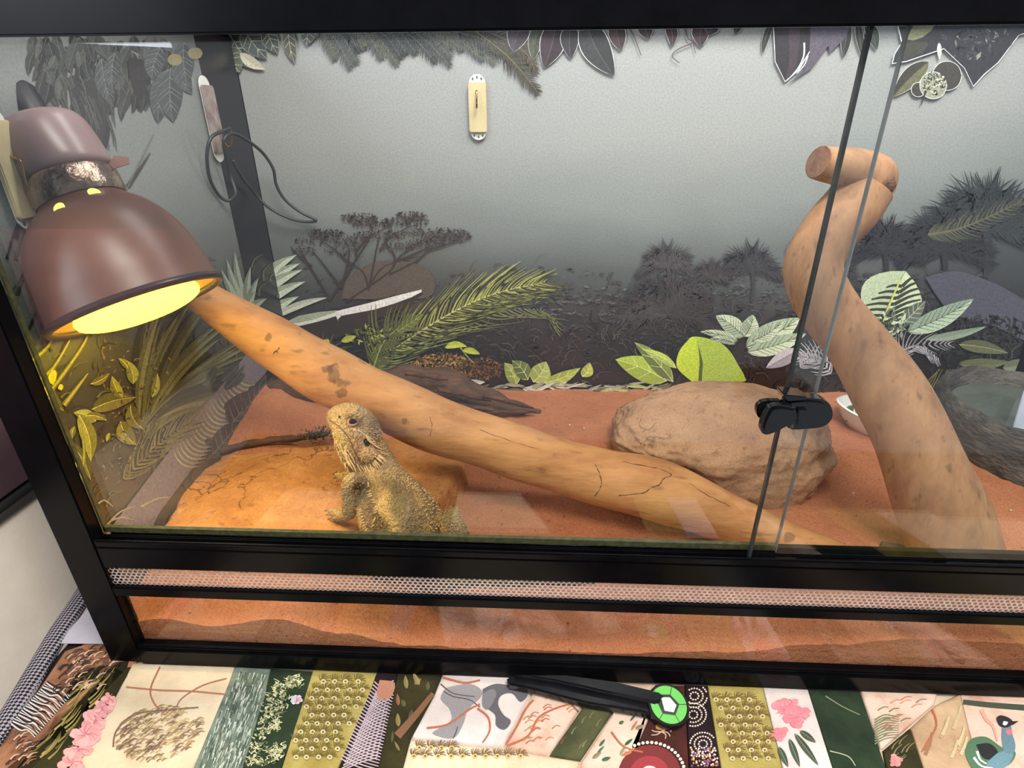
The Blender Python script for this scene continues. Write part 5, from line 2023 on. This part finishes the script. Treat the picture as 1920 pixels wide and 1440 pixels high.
p.stroke([(745, 1380), (780, 1340), (812, 1300)], 16, 8, C(122, 84, 58))
fin(p, 'leafy')
# grey horse on white
p = qp()
G1, G2 = C(140, 136, 138), C(92, 90, 94)
p.poly([(835, 1290), (880, 1282), (905, 1300), (878, 1330), (868, 1358), (850, 1384), (812, 1376), (822, 1366), (846, 1350), (842, 1328), (826, 1310)], G1, 4)
p.poly([(905, 1292), (930, 1282), (965, 1288), (990, 1300), (976, 1316), (960, 1300), (940, 1304), (934, 1320), (944, 1340), (958, 1352), (946, 1368), (930, 1360), (928, 1340), (908, 1322)], G2, 4)
p.poly([(905, 1300), (925, 1292), (930, 1305), (915, 1330), (904, 1322)], C(120, 118, 120), 3)
for pts in [[(832, 1296), (850, 1306), (880, 1312), (900, 1326)], [(826, 1282), (850, 1300), (890, 1306)], [(850, 1384), (856, 1370), (858, 1362)]]:
    p.stroke(pts, 2, 1.4, C(60, 56, 58))
RU = C(172, 96, 66)
for pts in [[(800, 1365), (840, 1358), (880, 1330), (900, 1320)], [(895, 1328), (915, 1345), (918, 1370), (905, 1392)], [(950, 1394), (970, 1360), (985, 1330), (1000, 1312)], [(830, 1270), (870, 1280), (900, 1275)]]:
    p.stroke(pts, 4, 3, RU)
fin(p, 'horse')
p = qp()
plumes(p, [(772, 1386), (944, 1402), (1084, 1426), (1084, 1440), (756, 1440)], C(112, 86, 54), C(200, 180, 112), 21)
fin(p, 'feather2')
p = qp()
for i in range(70):
    x, y = random.uniform(950, 1090), random.uniform(1300, 1410)
    if sdist([(1004, 1290), (1092, 1310), (1030, 1412), (950, 1396)], x, y) > -6: continue
    p.stroke([(x, y), (x+8, y-6), (x+16, y-4)], 2.4, 1, jit(random.choice([RU, C(190, 124, 92), C(150, 130, 80)]), .2))
p.stroke([(950, 1398), (990, 1380), (1010, 1345), (1050, 1325), (1086, 1318)], 4, 3, RU)
p.stroke([(1040, 1290), (1060, 1310), (1086, 1335)], 3, 2, C(120, 84, 66))
fin(p, 'floral')
p = qp()
for i in range(26):
    x, y = random.uniform(1040, 1150), random.uniform(1325, 1415)
    if sdist([(1096, 1322), (1146, 1332), (1088, 1420), (1034, 1412)], x, y) > -5: continue
    p.stroke([(x, y), (x+4, y-8), (x+10, y-14)], 3, 1, jit(random.choice([C(116, 114, 76), C(130, 84, 58)]), .2))
fin(p, 'moss')
p = qp()
for i in range(44):
    x, y = random.uniform(1095, 1215), random.uniform(1345, 1436)
    if sdist([(1154, 1336), (1212, 1346), (1174, 1440), (1092, 1440)], x, y) > -6: continue
    p.leaf((x, y), (x+random.uniform(6, 22), y-random.uniform(4, 20)), random.uniform(4, 9), jit(random.choice([C(60, 98, 66), C(206, 200, 176), C(150, 140, 110), C(188, 120, 86)]), .2))
p.stroke([(1146, 1372), (1170, 1400), (1205, 1410)], 4, 3, RU)
fin(p, 'leafw')
p = qp()
cx, cy = 1218, 1452
for r, c in [(60, C(112, 40, 40)), (38, C(150, 52, 56)), (18, C(196, 190, 180))]:
    p.poly([(cx+r*math.cos(t*.2618)*.98, min(1500, cy+r*.92*math.sin(t*.2618))) for t in range(24)], c)
for j in range(26):
    t = -math.pi*j/25
    x, y = cx+66*math.cos(t), cy+60*math.sin(t)
    if x < 1170: continue
    p.poly([(x+3.2*math.cos(a*.9), y+3*math.sin(a*.9)) for a in range(7)], C(222, 206, 190), 3)
p.poly([(1232, 1350), (1250, 1356), (1246, 1368), (1230, 1366)], C(176, 130, 62), 3)
for a in (-.6, .2, .8, 2.4, 3.2):
    p.stroke([(1240, 1372), (1240+12*math.cos(a), 1372+8*math.sin(a)), (1240+20*math.cos(a+.4), 1374+12*math.sin(a+.4))], 2.5, 1.5, C(196, 160, 140))
fin(p, 'maroon')
p = qp()
for (cx, cy) in [(1300, 1340), (1318, 1395), (1302, 1305)]:
    for r in (8, 16, 24):
        for j in range(int(r*1.3)):
            t = 6.283*j/int(r*1.3)
            x, y = cx+r*math.cos(t), cy+r*.9*math.sin(t)
            if sdist([(1286, 1284), (1325, 1286), (1350, 1440), (1294, 1440)], x, y) > -2.5: continue
            p.poly([(x+1.9*math.cos(a*1.26), y+1.8*math.sin(a*1.26)) for a in range(5)], C(226, 206, 190))
for i in range(130):
    x, y = random.uniform(1290, 1350), random.uniform(1400, 1440)
    if sdist([(1292, 1400), (1344, 1400), (1350, 1440), (1294, 1440)], x, y) > -2: continue
    p.poly([(x+2*math.cos(a*1.26), y+2*math.sin(a*1.26)) for a in range(5)], random.choice([C(206, 120, 60), C(120, 84, 130), C(226, 206, 190)]))
fin(p, 'dots')
p = qp()
plumes(p, [(1332, 1296), (1428, 1300), (1464, 1438), (1354, 1438)], C(112, 88, 44), C(206, 190, 140), 21)
fin(p, 'gold')
p = qp()
for x, y, r in [(1470, 1330, 24), (1495, 1345, 26), (1462, 1375, 18), (1480, 1320, 16)]:
    flower(p, x, y, r, C(224, 130, 136))
for b, t in [((1490, 1375), (1535, 1435)), ((1480, 1385), (1500, 1438)), ((1500, 1370), (1530, 1392)), ((1460, 1400), (1478, 1438))]:
    p.leaf(b, t, 12, C(66, 78, 60), vcol=C(130, 140, 116))
fin(p, 'peony')
p = qp()
p.stroke([(1548, 1305), (1580, 1325), (1612, 1340)], 2.5, 2, C(120, 124, 96))
p.stroke([(1556, 1408), (1590, 1418), (1604, 1436)], 2, 1.5, C(170, 176, 150))
fin(p, 'green')
p = qp()
for i in range(50):
    x, y = random.uniform(1630, 1740), random.uniform(1308, 1390)
    if sdist([(1620, 1300), (1750, 1304), (1652, 1396)], x, y) > -6: continue
    p.stroke([(x, y), (x+10, y-6), (x+20, y-6)], 2.6, 1, jit(random.choice([C(196, 130, 96), C(230, 214, 196), C(176, 104, 78), C(110, 116, 84)]), .15))
for i in range(10):
    p.stroke([(1640, 1350+i*5), (1660, 1340+i*5), (1686, 1345+i*4)], 3, 1, C(110, 120, 88))
fin(p, 'tri')
p = qp()
for i in range(26):
    x, y = random.uniform(1665, 1725), random.uniform(1385, 1438)
    p.stroke([(x, y), (x+6, y-10), (x+16, y-18)], 3, 1, jit(C(120, 114, 76), .2)) if sdist([(1660, 1404), (1704, 1368), (1728, 1438), (1664, 1438)], x+8, y-9) < -6 else None
flower(p, 1678, 1426, 14, C(206, 140, 130))
fin(p, 'trio')
p = qp()
for i in range(16):
    x, y = random.uniform(1725, 1815), random.uniform(1340, 1435)
    p.stroke([(x, y), (x+8, y-18), (x+12, y-34)], 7, 4, jit(random.choice([C(176, 150, 116), C(196, 176, 136), C(150, 112, 82)]), .1)) if sdist([(1757, 1322), (1798, 1305), (1830, 1438), (1734, 1438), (1712, 1364)], x+6, y-17) < -8 else None
p.stroke([(1748, 1330), (1756, 1360), (1740, 1390), (1728, 1410)], 4, 3, RU)
fin(p, 'bamboo')
# teal bird
p = qp()
p.poly([(1812, 1396), (1824, 1384), (1850, 1382), (1880, 1402), (1904, 1410), (1896, 1430), (1870, 1446), (1840, 1462), (1822, 1440), (1810, 1415)], C(78, 112, 84), 4)
p.poly([(1830, 1396), (1856, 1394), (1872, 1412), (1860, 1424), (1842, 1420)], C(34, 32, 36), 4)
p.poly([(1870, 1412), (1890, 1406), (1900, 1414), (1888, 1436), (1862, 1446), (1850, 1432)], C(104, 140, 150), 4)
p.poly([(1880, 1350), (1894, 1356), (1898, 1376), (1904, 1396), (1900, 1412), (1884, 1410), (1878, 1384)], C(98, 128, 140), 4)
p.poly([(1868, 1346), (1876, 1341), (1892, 1346), (1900, 1356), (1888, 1364), (1876, 1362), (1870, 1354)], C(40, 36, 40), 4)
p.poly([(1882, 1352), (1890, 1354), (1886, 1360), (1880, 1358)], C(226, 222, 222), 3)
p.poly([(1896, 1352), (1910, 1352), (1898, 1360)], C(36, 32, 34), 0)
p.poly([(1888, 1366), (1898, 1370), (1894, 1378), (1886, 1374)], C(206, 110, 120), 3)
for pts in [[(1826, 1420), (1840, 1436), (1862, 1440)], [(1832, 1408), (1838, 1424), (1850, 1432)]]:
    p.stroke(pts, 5, 2, C(224, 224, 220))
p.stroke([(1840, 1330), (1850, 1350), (1862, 1362), (1870, 1390)], 8, 3, C(214, 156, 136))
p.stroke([(1806, 1316), (1860, 1322), (1940, 1328)], 9, 11, C(62, 70, 56))
fin(p, 'bird')

# ================================================================ things left of the tank
k = MB()
k.prism([az(108, 1206, .0016), az(163, 1143, .0016), az(205, 1146, .0016), az(214, 1207, .0016)], (0, 0, -.0006))
tag(k.build('paper_sheet', mat('paper', C(214, 212, 222), C(200, 198, 210), rough=.8)), 'white paper sheet poking out under the front left tank corner', 'paper')
XA = -.16
e1, e2 = ax(0, 936, XA), ax(62, 915, XA)
zt = (e1.z+e2.z)/2
arm = thing('armchair', (XA-.15, .2, -.45), 'cream upholstered armchair with dark seam and mauve cushion at the far left', 'armchair')
k = MB()
k.box((XA-.35, -.5, -.45), (XA, .75, zt-.008))
k.build('upholstered_side', mat('cream_fabric', C(226, 215, 200), C(216, 205, 190), rough=.9, scale=20, bump=.1, bscale=600), arm, bevel=.02, smooth=True)
k = MB()
k.tube([(XA-.002, -.5, zt-.003), (XA-.002, .75, zt-.003)], .006, 12)
k.build('dark_seam', mat('seam', C(34, 28, 32), C(26, 22, 26), rough=.8), arm, smooth=True)
k = MB()
k.box((XA-.34, -.48, zt), (XA+.002, .7, zt+.22))
k.build('cushion', mat('mauve_fabric', C(188, 146, 152), C(168, 128, 136), rough=.95, scale=14, bump=.15, bscale=500), arm, bevel=.008, smooth=True)

for o in bpy.data.objects:
    if '_o' in o: del o['_o']
